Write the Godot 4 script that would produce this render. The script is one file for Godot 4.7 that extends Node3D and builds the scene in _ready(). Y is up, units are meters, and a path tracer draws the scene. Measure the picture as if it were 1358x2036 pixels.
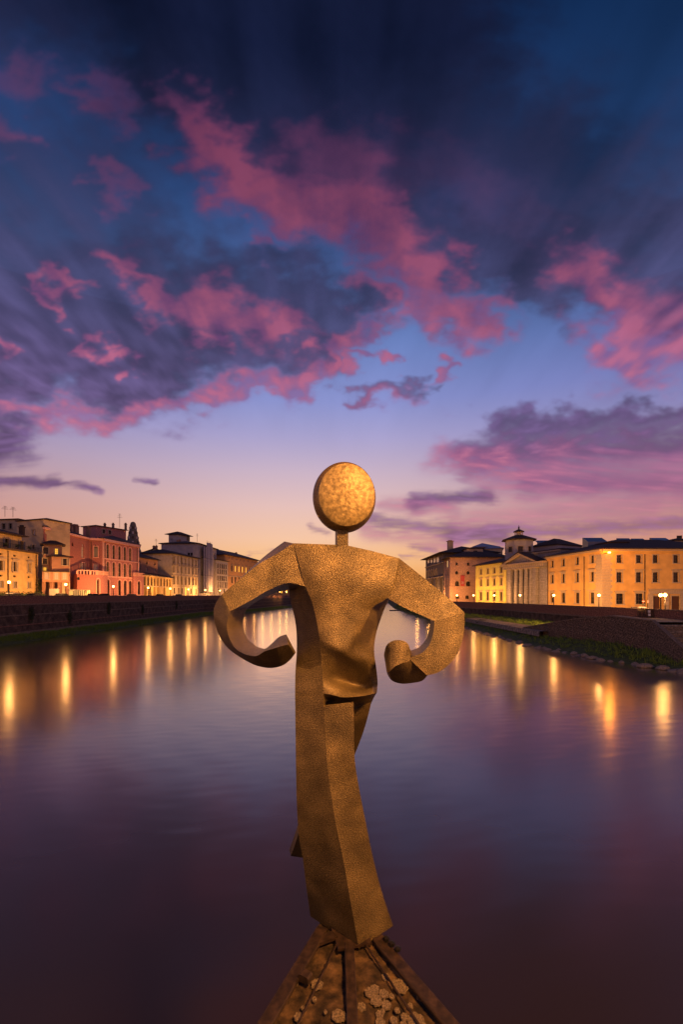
extends Node3D
# Dusk over a river: a bronze figure on a bridge pier, lit houses along both embankments.
# Metres, y up, water at y = 0, the eye at y = 8 looking along -z with a level, upward-shifted lens.

const EYE := 8.0
const FOCAL := 905.0      # focal length in pixels of the 1358 x 2036 survey photograph
const HORIZON := 1184.0
const MIDDLE := 679.0
const LEFT_STREET := 7.0
const RIGHT_STREET := 4.7

var M := {}
var T := {}
var taken := {}
var shared_meshes := {}
var rng := RandomNumberGenerator.new()


func _ready():
	rng.seed = 20817
	# ---------------------------------------------------------------- camera
	var cam := Camera3D.new()
	cam.name = "camera"
	cam.projection = Camera3D.PROJECTION_FRUSTUM
	cam.near = 0.1
	cam.far = 6000.0
	cam.size = 2036.0 / FOCAL * cam.near
	cam.frustum_offset = Vector2(0.0, (HORIZON - 1018.0) / FOCAL * cam.near)
	cam.position = Vector3(0, EYE, 0)
	add_child(cam)
	cam.current = true
	# ---------------------------------------------------------------- sky and exposure
	var env := Environment.new()
	env.background_mode = Environment.BG_SKY
	var sky := Sky.new()
	var sm := PanoramaSkyMaterial.new()
	sm.panorama = ImageTexture.create_from_image(paint_sky())
	sky.sky_material = sm
	env.sky = sky
	env.background_energy_multiplier = 1.0
	env.tonemap_mode = Environment.TONE_MAPPER_LINEAR
	env.tonemap_exposure = 1.0
	env.sdfgi_enabled = true
	env.ssao_enabled = true
	env.ssil_enabled = true
	var we := WorldEnvironment.new()
	we.name = "world_environment"
	we.environment = env
	add_child(we)
	# ---------------------------------------------------------------- what is left of the sun: a very soft low glow ahead
	var sun := DirectionalLight3D.new()
	sun.name = "sun"
	sun.light_color = Color(1.0, 0.66, 0.45)
	sun.light_energy = 0.01
	sun.light_angular_distance = 14.0
	sun.shadow_enabled = true
	sun.rotation = Vector3(deg_to_rad(-3.0), deg_to_rad(180.0 + 10.0), 0.0)
	add_child(sun)
	# ---------------------------------------------------------------- the place
	make_textures()
	make_materials()
	build_river_and_banks()
	build_left_houses()
	build_right_houses()
	build_street_lamps()
	build_bridge_and_pier()
	build_statue()
	build_small_things()


# ================================================================ helpers
func numbered(called: String) -> String:
	if not taken.has(called):
		taken[called] = 0
		return called
	taken[called] += 1
	return "%s_%03d" % [called, taken[called]]


func thing(called: String, label: String, category: String, where := Vector3.ZERO, group := "") -> Node3D:
	var o := Node3D.new()
	o.name = numbered(called)
	o.position = where
	tag(o, label, category, group)
	add_child(o)
	return o


func tag(o: Node, label: String, category: String, group := "") -> void:
	o.set_meta("label", label)
	if category != "":
		o.set_meta("category", category)
	if group != "":
		o.set_meta("group", group)


func mesh_of(st: SurfaceTool) -> ArrayMesh:
	return st.commit()


func put(called: String, m: Mesh, mat: Material, parent: Node, xf := Transform3D.IDENTITY) -> MeshInstance3D:
	var o := MeshInstance3D.new()
	o.name = numbered(called) if parent == self else called
	o.mesh = m
	o.material_override = mat
	o.transform = xf
	parent.add_child(o, true)
	return o


func obj(called: String, st: SurfaceTool, mat: Material, parent: Node, xf := Transform3D.IDENTITY) -> MeshInstance3D:
	return put(called, st.commit(), mat, parent, xf)


func structure(o: Node, label: String) -> void:
	o.set_meta("kind", "structure")
	o.set_meta("label", label)


func begin() -> SurfaceTool:
	var st := SurfaceTool.new()
	st.begin(Mesh.PRIMITIVE_TRIANGLES)
	return st


# a flat quad a-b-c-d turned so that its front looks along n
func quad(st: SurfaceTool, a: Vector3, b: Vector3, c: Vector3, d: Vector3, n: Vector3) -> void:
	st.set_normal(n)
	if (c - a).cross(b - a).dot(n) + (d - a).cross(c - a).dot(n) >= 0.0:
		for v in [a, b, c, a, c, d]:
			st.add_vertex(v)
	else:
		for v in [a, c, b, a, d, c]:
			st.add_vertex(v)


func tri(st: SurfaceTool, a: Vector3, b: Vector3, c: Vector3, n: Vector3) -> void:
	st.set_normal(n)
	if (c - a).cross(b - a).dot(n) >= 0.0:
		for v in [a, b, c]:
			st.add_vertex(v)
	else:
		for v in [a, c, b]:
			st.add_vertex(v)


# a quad with its own flat normal, looking away from `inside`
func face(st: SurfaceTool, a: Vector3, b: Vector3, c: Vector3, d: Vector3, inside: Vector3) -> void:
	var n := (c - a).cross(b - d)
	if n.length() < 1e-9:
		return
	n = n.normalized()
	if n.dot((a + b + c + d) / 4.0 - inside) < 0.0:
		n = -n
	quad(st, a, b, c, d, n)


func facet(st: SurfaceTool, a: Vector3, b: Vector3, c: Vector3, inside: Vector3) -> void:
	var n := (c - a).cross(b - a)
	if n.length() < 1e-9:
		return
	n = n.normalized()
	if n.dot((a + b + c) / 3.0 - inside) < 0.0:
		n = -n
	tri(st, a, b, c, n)


func box(st: SurfaceTool, c: Vector3, s: Vector3, b := Basis.IDENTITY) -> void:
	var x := b.x * s.x / 2.0
	var y := b.y * s.y / 2.0
	var z := b.z * s.z / 2.0
	quad(st, c + x - y - z, c + x - y + z, c + x + y + z, c + x + y - z, b.x)
	quad(st, c - x - y - z, c - x - y + z, c - x + y + z, c - x + y - z, -b.x)
	quad(st, c + y - x - z, c + y - x + z, c + y + x + z, c + y + x - z, b.y)
	quad(st, c - y - x - z, c - y - x + z, c - y + x + z, c - y + x - z, -b.y)
	quad(st, c + z - x - y, c + z - x + y, c + z + x + y, c + z + x - y, b.z)
	quad(st, c - z - x - y, c - z - x + y, c - z + x + y, c - z + x - y, -b.z)


# a turned shape round y: profile of (radius, height)
func lathe(st: SurfaceTool, c: Vector3, profile: Array, n: int, turn := 0.0) -> void:
	st.set_smooth_group(1)
	for k in profile.size() - 1:
		var p: Vector2 = profile[k]
		var q: Vector2 = profile[k + 1]
		var sl := Vector2(q.y - p.y, p.x - q.x).normalized()
		for i in n:
			var a0 := TAU * i / n + turn
			var a1 := TAU * (i + 1) / n + turn
			var e0 := Vector3(cos(a0), 0, sin(a0))
			var e1 := Vector3(cos(a1), 0, sin(a1))
			var v := [c + e0 * p.x + Vector3(0, p.y, 0), c + e1 * p.x + Vector3(0, p.y, 0), c + e1 * q.x + Vector3(0, q.y, 0), c + e0 * q.x + Vector3(0, q.y, 0)]
			var nn: Vector3 = ((e0 + e1).normalized() * sl.x + Vector3(0, sl.y, 0)).normalized()
			if n <= 8:
				quad(st, v[0], v[1], v[2], v[3], nn)
			else:
				var n0 := e0 * sl.x + Vector3(0, sl.y, 0)
				var n1 := e1 * sl.x + Vector3(0, sl.y, 0)
				for t in [[v[0], n0], [v[1], n1], [v[2], n1], [v[0], n0], [v[2], n1], [v[3], n0]]:
					st.set_normal(t[1])
					st.add_vertex(t[0])


# a point seen at pixel (px, py) of the survey photograph at that distance along the view axis
func at(px: float, py: float, d: float) -> Vector3:
	return Vector3((px - MIDDLE) / FOCAL * d, EYE + (HORIZON - py) / FOCAL * d, -d)


func ground_at(px: float, d: float, y: float) -> Vector3:
	return Vector3((px - MIDDLE) / FOCAL * d, y, -d)


# ================================================================ textures and materials
func noise_texture(called: String, freq: float, lo: float, hi: float, octaves := 4, size := 512, kind := FastNoiseLite.TYPE_SIMPLEX_SMOOTH, s := 7) -> Texture2D:
	var n := FastNoiseLite.new()
	n.noise_type = kind
	n.seed = s
	n.frequency = freq
	n.fractal_octaves = octaves
	var t := NoiseTexture2D.new()
	t.width = size
	t.height = size
	t.seamless = true
	t.noise = n
	var g := Gradient.new()
	g.set_color(0, Color(lo, lo, lo))
	g.set_color(1, Color(hi, hi, hi))
	t.color_ramp = g
	T[called] = t
	return t


func bump_texture(called: String, freq: float, strength: float, octaves := 4, size := 512, kind := FastNoiseLite.TYPE_SIMPLEX_SMOOTH) -> Texture2D:
	var n := FastNoiseLite.new()
	n.noise_type = kind
	n.seed = 31
	n.frequency = freq
	n.fractal_octaves = octaves
	var t := NoiseTexture2D.new()
	t.width = size
	t.height = size
	t.seamless = true
	t.as_normal_map = true
	t.bump_strength = strength
	t.noise = n
	T[called] = t
	return t


# a normal map of long low swells, from heights kept in full precision; it repeats without a seam
func swell(n: int) -> Texture2D:
	var waves := []
	var r := RandomNumberGenerator.new()
	r.seed = 77
	for k in 26:
		var a := r.randi_range(-9, 9)
		var b := r.randi_range(3, 30)
		waves.append([a, b, r.randf() * TAU, 1.0 / pow(a * a + b * b, 0.62), r.randf_range(0.5, 2.5), r.randi_range(1, 3), r.randf() * TAU])
	var im := Image.create(n, n, false, Image.FORMAT_RGB8)
	for j in n:
		for i in n:
			var x := TAU * i / n
			var y := TAU * j / n
			var gx := 0.0
			var gy := 0.0
			for w in waves:
				var c: float = cos(w[0] * x + w[1] * y + w[2] + w[4] * sin(w[5] * x + w[6])) * w[3]
				gx += c * w[0]
				gy += c * w[1]
			var v := Vector3(-gx * 0.12, -gy * 0.12, 1.0).normalized() * 0.5 + Vector3(0.5, 0.5, 0.5)
			im.set_pixel(i, j, Color(v.x, v.y, v.z))
	return ImageTexture.create_from_image(im)


func make_textures() -> void:
	noise_texture("stucco", 0.012, 0.86, 1.0, 6)
	noise_texture("stone", 0.03, 0.62, 1.0, 5, 512, FastNoiseLite.TYPE_CELLULAR)
	noise_texture("mottle", 0.02, 0.45, 1.0, 6)
	noise_texture("blotch", 0.014, 0.12, 1.0, 6)
	noise_texture("fine", 0.12, 0.5, 1.0, 4)
	noise_texture("tiles", 0.06, 0.45, 1.0, 3)
	var gs := noise_texture("grain", 0.30, 0.0, 1.0, 2)
	var g := Gradient.new()
	g.offsets = PackedFloat32Array([0.0, 0.34, 0.5, 0.66, 1.0])
	g.colors = PackedColorArray([Color(0.26, 0.23, 0.19), Color(0.50, 0.47, 0.41), Color(0.72, 0.69, 0.63), Color(0.96, 0.94, 0.88), Color(1, 1, 1)])
	gs.color_ramp = g
	noise_texture("patina", 0.009, 0.52, 1.0, 5)
	bump_texture("grain_n", 0.3, 3.0, 2)
	bump_texture("rough_n", 0.03, 6.0, 5)
	T["water_n"] = swell(512)


func mat(called: String, c: Color, tex := "", scale := 0.2, rough := 0.85, metal := 0.0, bump := "", bump_scale := 0.5) -> StandardMaterial3D:
	var m := StandardMaterial3D.new()
	m.resource_name = called
	m.albedo_color = c.linear_to_srgb()
	m.roughness = rough
	m.metallic = metal
	if tex != "" or bump != "":
		m.uv1_triplanar = true
		m.uv1_world_triplanar = true
		m.uv1_scale = Vector3(scale, scale, scale)
		if tex != "":
			m.albedo_texture = T[tex]
	if bump != "":
		m.normal_enabled = true
		m.normal_texture = T[bump]
		m.normal_scale = bump_scale
	M[called] = m
	return m


func glow(called: String, c: Color, energy: float) -> StandardMaterial3D:
	var m := StandardMaterial3D.new()
	m.resource_name = called
	m.albedo_color = Color(0.8, 0.75, 0.6)
	m.emission_enabled = true
	m.emission = c
	m.emission_energy_multiplier = energy
	M[called] = m
	return m


# ================================================================ the sky: air and clouds only, computed by direction
const FIELD_W := 256
const FIELD_H := 220
const FIELD_CELL := 8.0
const FIELD_X := -345.0
const FIELD_Y := -460.0
var cover := PackedFloat32Array()
var blush := PackedFloat32Array()
var sky_rows := []
var n_wisp := FastNoiseLite.new()
var n_puff := FastNoiseLite.new()
var n_warp := FastNoiseLite.new()
var n_bank := FastNoiseLite.new()
var clear_near := PackedColorArray()
var clear_away := PackedColorArray()


func ramp(keys: Array) -> PackedColorArray:
	var out := PackedColorArray()
	for i in 181:
		var e := i * 0.5
		var c: Color = keys[-1][1]
		for k in keys.size() - 1:
			if e <= keys[k + 1][0]:
				var t: float = clampf((e - keys[k][0]) / (keys[k + 1][0] - keys[k][0]), 0.0, 1.0)
				c = keys[k][1].lerp(keys[k + 1][1], t)
				break
		out.append(c.srgb_to_linear())
	return out


func rgb8(r: float, g: float, b: float) -> Color:
	return Color(r / 255.0, g / 255.0, b / 255.0)


# soft strokes of cloud laid on the western sky: x0 y0 x1 y1 radius weight
func stroke(field: PackedFloat32Array, s: Array) -> PackedFloat32Array:
	var a := Vector2(s[0], s[1])
	var b := Vector2(s[2], s[3])
	var r: float = s[4]
	var w: float = s[5]
	var reach := r * 2.2
	var i0 := clampi(int((minf(a.x, b.x) - reach - FIELD_X) / FIELD_CELL), 0, FIELD_W - 1)
	var i1 := clampi(int((maxf(a.x, b.x) + reach - FIELD_X) / FIELD_CELL) + 1, 0, FIELD_W - 1)
	var j0 := clampi(int((minf(a.y, b.y) - reach - FIELD_Y) / FIELD_CELL), 0, FIELD_H - 1)
	var j1 := clampi(int((maxf(a.y, b.y) + reach - FIELD_Y) / FIELD_CELL) + 1, 0, FIELD_H - 1)
	var ab := b - a
	var l2 := maxf(ab.length_squared(), 1e-3)
	for j in range(j0, j1 + 1):
		for i in range(i0, i1 + 1):
			var p := Vector2(FIELD_X + i * FIELD_CELL, FIELD_Y + j * FIELD_CELL)
			var t := clampf((p - a).dot(ab) / l2, 0.0, 1.0)
			var d := (p - a - ab * t).length() / r
			var g := w * exp(-d * d)
			var k := j * FIELD_W + i
			field[k] = 1.0 - (1.0 - field[k]) * (1.0 - g)
	return field


func pick(field: PackedFloat32Array, x: float, y: float) -> float:
	var fx := clampf((x - FIELD_X) / FIELD_CELL, 0.0, FIELD_W - 1.001)
	var fy := clampf((y - FIELD_Y) / FIELD_CELL, 0.0, FIELD_H - 1.001)
	var i := int(fx)
	var j := int(fy)
	var u := fx - i
	var v := fy - j
	var k := j * FIELD_W + i
	return lerpf(lerpf(field[k], field[k + 1], u), lerpf(field[k + FIELD_W], field[k + FIELD_W + 1], u), v)


func sky_color(d: Vector3) -> Color:
	var el := rad_to_deg(asin(clampf(d.y, -1.0, 1.0)))
	if el < 0.0:
		return Color(0.05, 0.045, 0.05)
	var az := rad_to_deg(atan2(d.x, -d.z))
	var e2 := int(minf(el, 89.9) * 2.0)
	var f := minf(el, 89.9) * 2.0 - e2
	var near := clear_near[e2].lerp(clear_near[e2 + 1], f)
	var away := clear_away[e2].lerp(clear_away[e2 + 1], f)
	var g := exp(-pow((az + 4.0) / 28.0, 2.0))
	var c := away.lerp(near, g)
	# the cloud sheet seen in perspective, drawn out along the wind that blows towards the bridge
	var q := Vector2(d.x, d.z) / (d.y + 0.12)
	var high := smoothstep(26.0, 44.0, el)
	var wisp := n_wisp.get_noise_2d(q.x * 100.0, q.y * 24.0) * lerpf(0.6, 1.2, high)
	var across := lerpf(38.0, 100.0, smoothstep(9.0, 21.0, el))
	var puff := n_puff.get_noise_2d(q.x * across, q.y * 80.0)
	if el > 16.0:   # a long exposure: the sheet drifts while the shutter is open
		var drift := 0.035 * smoothstep(16.0, 40.0, el)
		puff = 0.3 * (puff + n_puff.get_noise_2d(q.x * 100.0, (q.y - drift) * 80.0) + n_puff.get_noise_2d(q.x * 100.0, (q.y + drift) * 80.0) + n_puff.get_noise_2d(q.x * 100.0, (q.y + 2.0 * drift) * 80.0))
	var ahead := smoothstep(0.25, 0.5, -d.z)
	var s := 0.16 + 0.5 * n_bank.get_noise_2d(q.x * 60.0, q.y * 60.0)
	var p := maxf(0.0, n_bank.get_noise_2d(q.x * 80.0 + 400.0, q.y * 60.0)) * 0.6 * exp(-pow(az / 90.0, 2.0))
	if ahead > 0.0:
		var x := MIDDLE + FOCAL * d.x / -d.z
		var y := HORIZON - FOCAL * d.y / -d.z
		var w1 := n_warp.get_noise_2d(x, y * 1.6)
		var w2 := n_warp.get_noise_2d(x + 900.0, y * 1.6 + 500.0)
		var low := smoothstep(980.0, 780.0, y) * 0.8 + 0.2
		var xs := x + w1 * 75.0 * low
		var ys := y + w2 * 55.0 * low
		s = lerpf(s, pick(cover, xs, ys), ahead)
		p = lerpf(p, pick(blush, xs, ys), ahead)
	var edge := smoothstep(0.02, 0.35, s)
	var body := clampf(s * 1.3 + (wisp * 0.42 + puff * 0.5) * edge * (1.0 - 0.45 * s) - 0.14, 0.0, 1.0)
	body = lerpf(body, body * body * (3.0 - 2.0 * body), 0.7)
	var grey: Color
	if el < 14.0:
		grey = rgb8(170, 112, 136).lerp(rgb8(112, 84, 128), el / 14.0)
	elif el < 30.0:
		grey = rgb8(112, 84, 128).lerp(rgb8(70, 68, 106), (el - 14.0) / 16.0)
	else:
		grey = rgb8(72, 72, 112).lerp(rgb8(18, 23, 48), clampf((el - 30.0) / 20.0, 0.0, 1.0))
	var gl := grey.srgb_to_linear()
	gl = gl * maxf(0.4, 1.0 + 0.55 * wisp + 0.6 * puff)
	c = c * (1.0 + 0.4 * wisp * smoothstep(14.0, 30.0, el))
	c = c.lerp(gl, body * 0.95)
	# the sun, gone below the horizon, still reaches the undersides
	var pink: Color
	if el < 24.0:
		pink = rgb8(216, 146, 154).lerp(rgb8(196, 106, 132), el / 24.0)
	else:
		pink = rgb8(196, 106, 132).lerp(rgb8(112, 50, 76), clampf((el - 24.0) / 26.0, 0.0, 1.0))
	var violet := c.lerp(rgb8(150, 88, 140).lerp(rgb8(70, 46, 92), clampf((el - 18.0) / 28.0, 0.0, 1.0)).srgb_to_linear(), 0.8)
	var tint := clampf(p * 1.5 * (1.0 + wisp * 0.5), 0.0, 1.0)
	c = c.lerp(violet, tint * 0.8)
	var lit := clampf(p * (0.84 + puff * (1.35 - 0.6 * high) + wisp * 0.8) - 0.04, 0.0, 1.0)
	c = c.lerp(pink.srgb_to_linear() * (1.0 + 0.3 * wisp + 0.25 * puff), lit * lerpf(0.62, 0.72, high))
	c.a = 1.0
	return c


var paint_w := 0
var paint_h := 0
var paint_x := 0
var paint_y := 0
var paint_n := 0


func paint_row(j: int) -> void:
	var row := PackedFloat32Array()
	row.resize(paint_n * 3)
	var up := (0.5 - (paint_y + j + 0.5) / paint_h) * PI
	for i in paint_n:
		var around := ((paint_x + i + 0.5) / paint_w - 0.5) * TAU
		var c := sky_color(Vector3(sin(around) * cos(up), sin(up), -cos(around) * cos(up)))
		row[i * 3] = c.r
		row[i * 3 + 1] = c.g
		row[i * 3 + 2] = c.b
	sky_rows[j] = row


func paint_part(w: int, x: int, y: int, n: int, rows: int) -> Image:
	paint_w = w
	paint_h = w / 2
	paint_x = x
	paint_y = y
	paint_n = n
	sky_rows.resize(rows)
	var id := WorkerThreadPool.add_group_task(paint_row, rows)
	WorkerThreadPool.wait_for_group_task_completion(id)
	var bytes := PackedByteArray()
	for r in sky_rows:
		bytes.append_array(r.to_byte_array())
	return Image.create_from_data(n, rows, false, Image.FORMAT_RGBF, bytes)


func paint_sky() -> Image:
	for n in [[n_wisp, 0.022, 5, 3], [n_puff, 0.085, 6, 5], [n_warp, 0.008, 4, 11], [n_bank, 0.016, 3, 23]]:
		n[0].noise_type = FastNoiseLite.TYPE_SIMPLEX_SMOOTH
		n[0].frequency = n[1]
		n[0].fractal_octaves = n[2]
		n[0].seed = n[3]
	clear_near = ramp([[0, rgb8(255, 156, 66)], [2, rgb8(255, 178, 94)], [4, rgb8(254, 194, 130)], [7, rgb8(247, 198, 164)], [11, rgb8(230, 192, 186)], [15, rgb8(204, 180, 198)], [19, rgb8(172, 164, 206)],
		[23, rgb8(140, 148, 206)], [28, rgb8(114, 134, 194)], [33, rgb8(84, 112, 170)], [40, rgb8(52, 80, 134)], [50, rgb8(22, 48, 92)], [65, rgb8(12, 28, 62)], [90, rgb8(9, 20, 50)]])
	clear_away = ramp([[0, rgb8(212, 128, 92)], [3, rgb8(212, 134, 108)], [7, rgb8(202, 138, 126)], [11, rgb8(186, 142, 148)], [15, rgb8(162, 142, 172)], [19, rgb8(136, 134, 186)],
		[23, rgb8(112, 120, 180)], [28, rgb8(86, 106, 164)], [33, rgb8(60, 88, 140)], [40, rgb8(34, 64, 112)], [50, rgb8(14, 40, 78)], [65, rgb8(8, 20, 48)], [90, rgb8(9, 20, 50)]])
	cover.resize(FIELD_W * FIELD_H)
	blush.resize(FIELD_W * FIELD_H)
	for s in [[-200, -200, 700, 60, 260, 1.0], [350, 150, 720, 250, 120, 0.8], [600, -200, 880, 100, 180, 0.7], [1000, -250, 1600, -200, 170, 0.5], [1080, 300, 1500, 240, 120, 0.45],
		[300, 150, 560, 320, 80, 0.7], [480, 300, 760, 380, 85, 0.8], [650, 330, 880, 530, 80, 0.8],
		[-300, 480, 250, 560, 110, 0.6], [-300, 610, 560, 610, 110, 0.85], [-200, 420, 300, 440, 110, 0.4], [-300, 690, 300, 745, 85, 1.0], [250, 700, 600, 650, 95, 1.0], [560, 630, 720, 600, 60, 0.85], [-100, 300, 200, 330, 110, 0.5], [200, 560, 560, 560, 70, 0.5],
		[930, 480, 1070, 555, 70, 1.0], [1080, 490, 1500, 420, 105, 0.9], [1200, 570, 1600, 640, 75, 1.0], [800, 300, 1150, 320, 140, 0.6], [880, 640, 960, 640, 28, 0.6],
		[930, 905, 1600, 870, 48, 0.85], [1000, 850, 1600, 800, 34, 0.8], [1050, 960, 1600, 960, 30, 0.7], [820, 1000, 980, 985, 16, 0.9], [900, 1062, 1600, 1035, 22, 0.7], [700, 1030, 1000, 1072, 20, 0.7], [820, 1090, 860, 1094, 9, 0.6],
		[-200, 880, 40, 872, 46, 1.0], [-200, 300, -100, 900, 120, 0.5], [-300, -430, 1600, -430, 210, 0.8], [-200, 950, 110, 957, 13, 1.0], [100, 962, 200, 975, 6, 0.9], [265, 953, 315, 955, 5, 0.8], [616, 1045, 650, 1060, 9, 0.6], [690, 785, 870, 772, 17, 0.65], [490, 1098, 540, 1095, 3.5, 0.8], [800, 1110, 845, 1112, 4, 0.7]]:
		cover = stroke(cover, s)
	for s in [[390, 250, 460, 330, 42, 0.9], [450, 365, 600, 395, 44, 1.0], [590, 420, 700, 450, 40, 1.0], [700, 390, 760, 400, 36, 0.9], [740, 430, 850, 560, 44, 0.9], [860, 560, 885, 530, 26, 0.7],
		[170, 170, 250, 220, 38, 0.34], [-60, 160, 60, 150, 38, 0.22], [-100, 260, 50, 270, 28, 0.32], [200, 350, 260, 390, 28, 0.36], [340, 180, 390, 240, 30, 0.5], [620, 300, 720, 320, 60, 0.35],
		[90, 558, 130, 560, 17, 1.0], [75, 588, 130, 610, 13, 0.9], [250, 540, 330, 600, 22, 0.8], [310, 600, 430, 615, 26, 1.0], [430, 605, 560, 660, 34, 1.0], [150, 680, 190, 690, 13, 0.9], [215, 705, 260, 725, 12, 0.9], [370, 660, 440, 680, 17, 0.8], [500, 480, 540, 490, 20, 0.6], [-60, 680, 30, 682, 13, 0.7],
		[-200, 800, 200, 832, 17, 0.7], [200, 832, 420, 792, 19, 0.8], [420, 792, 620, 750, 21, 0.9], [620, 745, 645, 700, 20, 0.8], [650, 690, 750, 655, 19, 0.9], [680, 715, 760, 715, 12, 0.9], [850, 742, 900, 735, 12, 0.9], [690, 785, 860, 790, 14, 0.35],
		[830, 600, 950, 655, 36, 0.85], [950, 650, 1000, 600, 26, 0.7], [1135, 530, 1210, 580, 38, 1.0], [1215, 590, 1262, 690, 48, 1.0], [1260, 690, 1600, 692, 50, 1.0], [1300, 610, 1500, 640, 40, 0.45], [720, 540, 760, 600, 24, 0.7],
		[850, 330, 1060, 440, 80, 0.1], [880, 905, 1000, 935, 30, 0.6], [1000, 945, 1600, 1000, 42, 0.6], [1100, 900, 1600, 920, 30, 0.35], [760, 1004, 900, 1014, 14, 0.5], [900, 1030, 1300, 1010, 22, 0.4], [720, 1056, 900, 1085, 14, 0.45]]:
		blush = stroke(blush, s)
	var sky := paint_part(1024, 0, 0, 1024, 258)
	var whole := Image.create(1024, 512, false, Image.FORMAT_RGBF)
	whole.fill(Color(0.05, 0.045, 0.05))
	whole.blit_rect(sky, Rect2i(0, 0, 1024, 258), Vector2i.ZERO)
	whole.resize(4096, 2048, Image.INTERPOLATE_CUBIC)
	var front := paint_part(4096, 1448, 300, 1200, 740)
	whole.blit_rect(front, Rect2i(0, 0, 1200, 740), Vector2i(1448, 300))
	var turned := Image.create(4096, 2048, false, Image.FORMAT_RGBF)   # the panorama's first column looks along -z
	turned.blit_rect(whole, Rect2i(2048, 0, 2048, 2048), Vector2i.ZERO)
	turned.blit_rect(whole, Rect2i(0, 0, 2048, 2048), Vector2i(2048, 0))
	return turned


func make_materials() -> void:
	# walls (base colours, linear)
	mat("ochre_stucco", Color(0.62, 0.42, 0.17), "stucco", 0.11)
	mat("tan_stucco", Color(0.64, 0.47, 0.27), "stucco", 0.09)
	mat("dusty_pink_stucco", Color(0.42, 0.22, 0.14), "stucco", 0.13)
	mat("red_brick", Color(0.64, 0.235, 0.21), "mottle", 0.5, 0.9)
	mat("rose_brick", Color(0.88, 0.36, 0.325), "mottle", 0.4, 0.9)
	mat("brown_stucco", Color(0.36, 0.19, 0.12), "stucco", 0.1)
	mat("yellow_loggia", Color(0.60, 0.40, 0.16), "stucco", 0.12)
	mat("cream_stucco", Color(0.62, 0.50, 0.34), "stucco", 0.08)
	mat("grey_stucco", Color(0.42, 0.38, 0.38), "stucco", 0.07)
	mat("white_stucco", Color(0.52, 0.47, 0.42), "stucco", 0.1)
	mat("orange_stucco", Color(0.58, 0.32, 0.13), "stucco", 0.08)
	mat("golden_stucco", Color(0.72, 0.43, 0.13), "stucco", 0.06)
	mat("lemon_stucco", Color(0.72, 0.62, 0.16), "stucco", 0.09)
	mat("pink_stone", Color(0.66, 0.40, 0.29), "stone", 0.22, 0.9)
	mat("grey_stone", Color(0.42, 0.38, 0.36), "stone", 0.16, 0.9)
	mat("dark_stone", Color(0.24, 0.20, 0.17), "stone", 0.2, 0.9)
	mat("trim_stone", Color(0.46, 0.36, 0.25), "stucco", 0.3, 0.85)
	mat("rose_trim", Color(0.80, 0.43, 0.36), "stucco", 0.3, 0.85)
	mat("roof_tile", Color(0.085, 0.05, 0.042), "tiles", 0.5, 0.9)
	mat("purple_roof", Color(0.15, 0.09, 0.09), "tiles", 0.5, 0.9)
	mat("roof_glass", Color(0.1, 0.14, 0.2), "", 1.0, 0.12)
	mat("shutter_grey", Color(0.22, 0.2, 0.18), "stucco", 1.0)
	mat("shutter_brown", Color(0.07, 0.045, 0.03), "stucco", 1.0)
	mat("door_wood", Color(0.09, 0.035, 0.02), "stucco", 0.6)
	mat("window_glass", Color(0.012, 0.012, 0.014), "", 1.0, 0.12)
	mat("pale_glass", Color(0.50, 0.44, 0.46), "", 1.0, 0.2)
	mat("tarp", Color(0.48, 0.44, 0.50), "stucco", 0.1, 0.7)
	mat("iron", Color(0.025, 0.024, 0.024), "", 1.0, 0.5, 0.6)
	mat("wall_brick_dark", Color(0.27, 0.175, 0.12), "mottle", 0.06, 0.95)
	M.wall_brick_dark.detail_enabled = true
	M.wall_brick_dark.detail_blend_mode = BaseMaterial3D.BLEND_MODE_MUL
	M.wall_brick_dark.detail_albedo = T["fine"]
	mat("wall_brick_red", Color(0.38, 0.18, 0.12), "mottle", 0.3, 0.95)
	mat("ledge_stone", Color(0.34, 0.25, 0.18), "mottle", 0.3, 0.95)
	mat("rubble_stone", Color(0.78, 0.53, 0.34), "blotch", 0.5, 0.95)
	M.rubble_stone.detail_enabled = true
	M.rubble_stone.detail_blend_mode = BaseMaterial3D.BLEND_MODE_MUL
	M.rubble_stone.detail_albedo = T["fine"]
	mat("asphalt", Color(0.05, 0.048, 0.047), "stucco", 0.2, 0.9)
	mat("path_concrete", Color(0.45, 0.37, 0.30), "mottle", 0.15, 0.95)
	mat("bank_earth", Color(0.12, 0.18, 0.04), "mottle", 0.2, 0.95)
	mat("grass_blade", Color(0.15, 0.24, 0.035), "", 1.0, 0.9)
	mat("leaf_dark", Color(0.03, 0.045, 0.016), "", 1.0, 0.9)
	mat("shore_rock", Color(0.5, 0.4, 0.31), "mottle", 0.7, 0.9)
	mat("white_paint", Color(0.7, 0.68, 0.64), "", 1.0, 0.5)
	mat("red_paint", Color(0.5, 0.03, 0.025), "", 1.0, 0.5)
	mat("banner_red", Color(0.36, 0.05, 0.06), "", 1.0, 0.8)
	mat("car_dark", Color(0.03, 0.03, 0.035), "", 1.0, 0.3)
	mat("car_silver", Color(0.5, 0.5, 0.52), "", 1.0, 0.3, 0.4)
	mat("tyre", Color(0.02, 0.02, 0.02), "", 1.0, 0.9)
	mat("rusty_iron", Color(0.09, 0.052, 0.032), "mottle", 2.0, 0.65, 0.3)
	mat("pier_stone", Color(0.21, 0.125, 0.055), "blotch", 1.6, 0.9, 0.0, "rough_n", 0.8)
	mat("lichen", Color(0.36, 0.27, 0.165), "mottle", 9.0, 0.95)
	mat("bridge_stone", Color(0.3, 0.25, 0.2), "stone", 0.4, 0.9)
	glow("lit_window", Color(1.0, 0.72, 0.2), 1.3)
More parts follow.
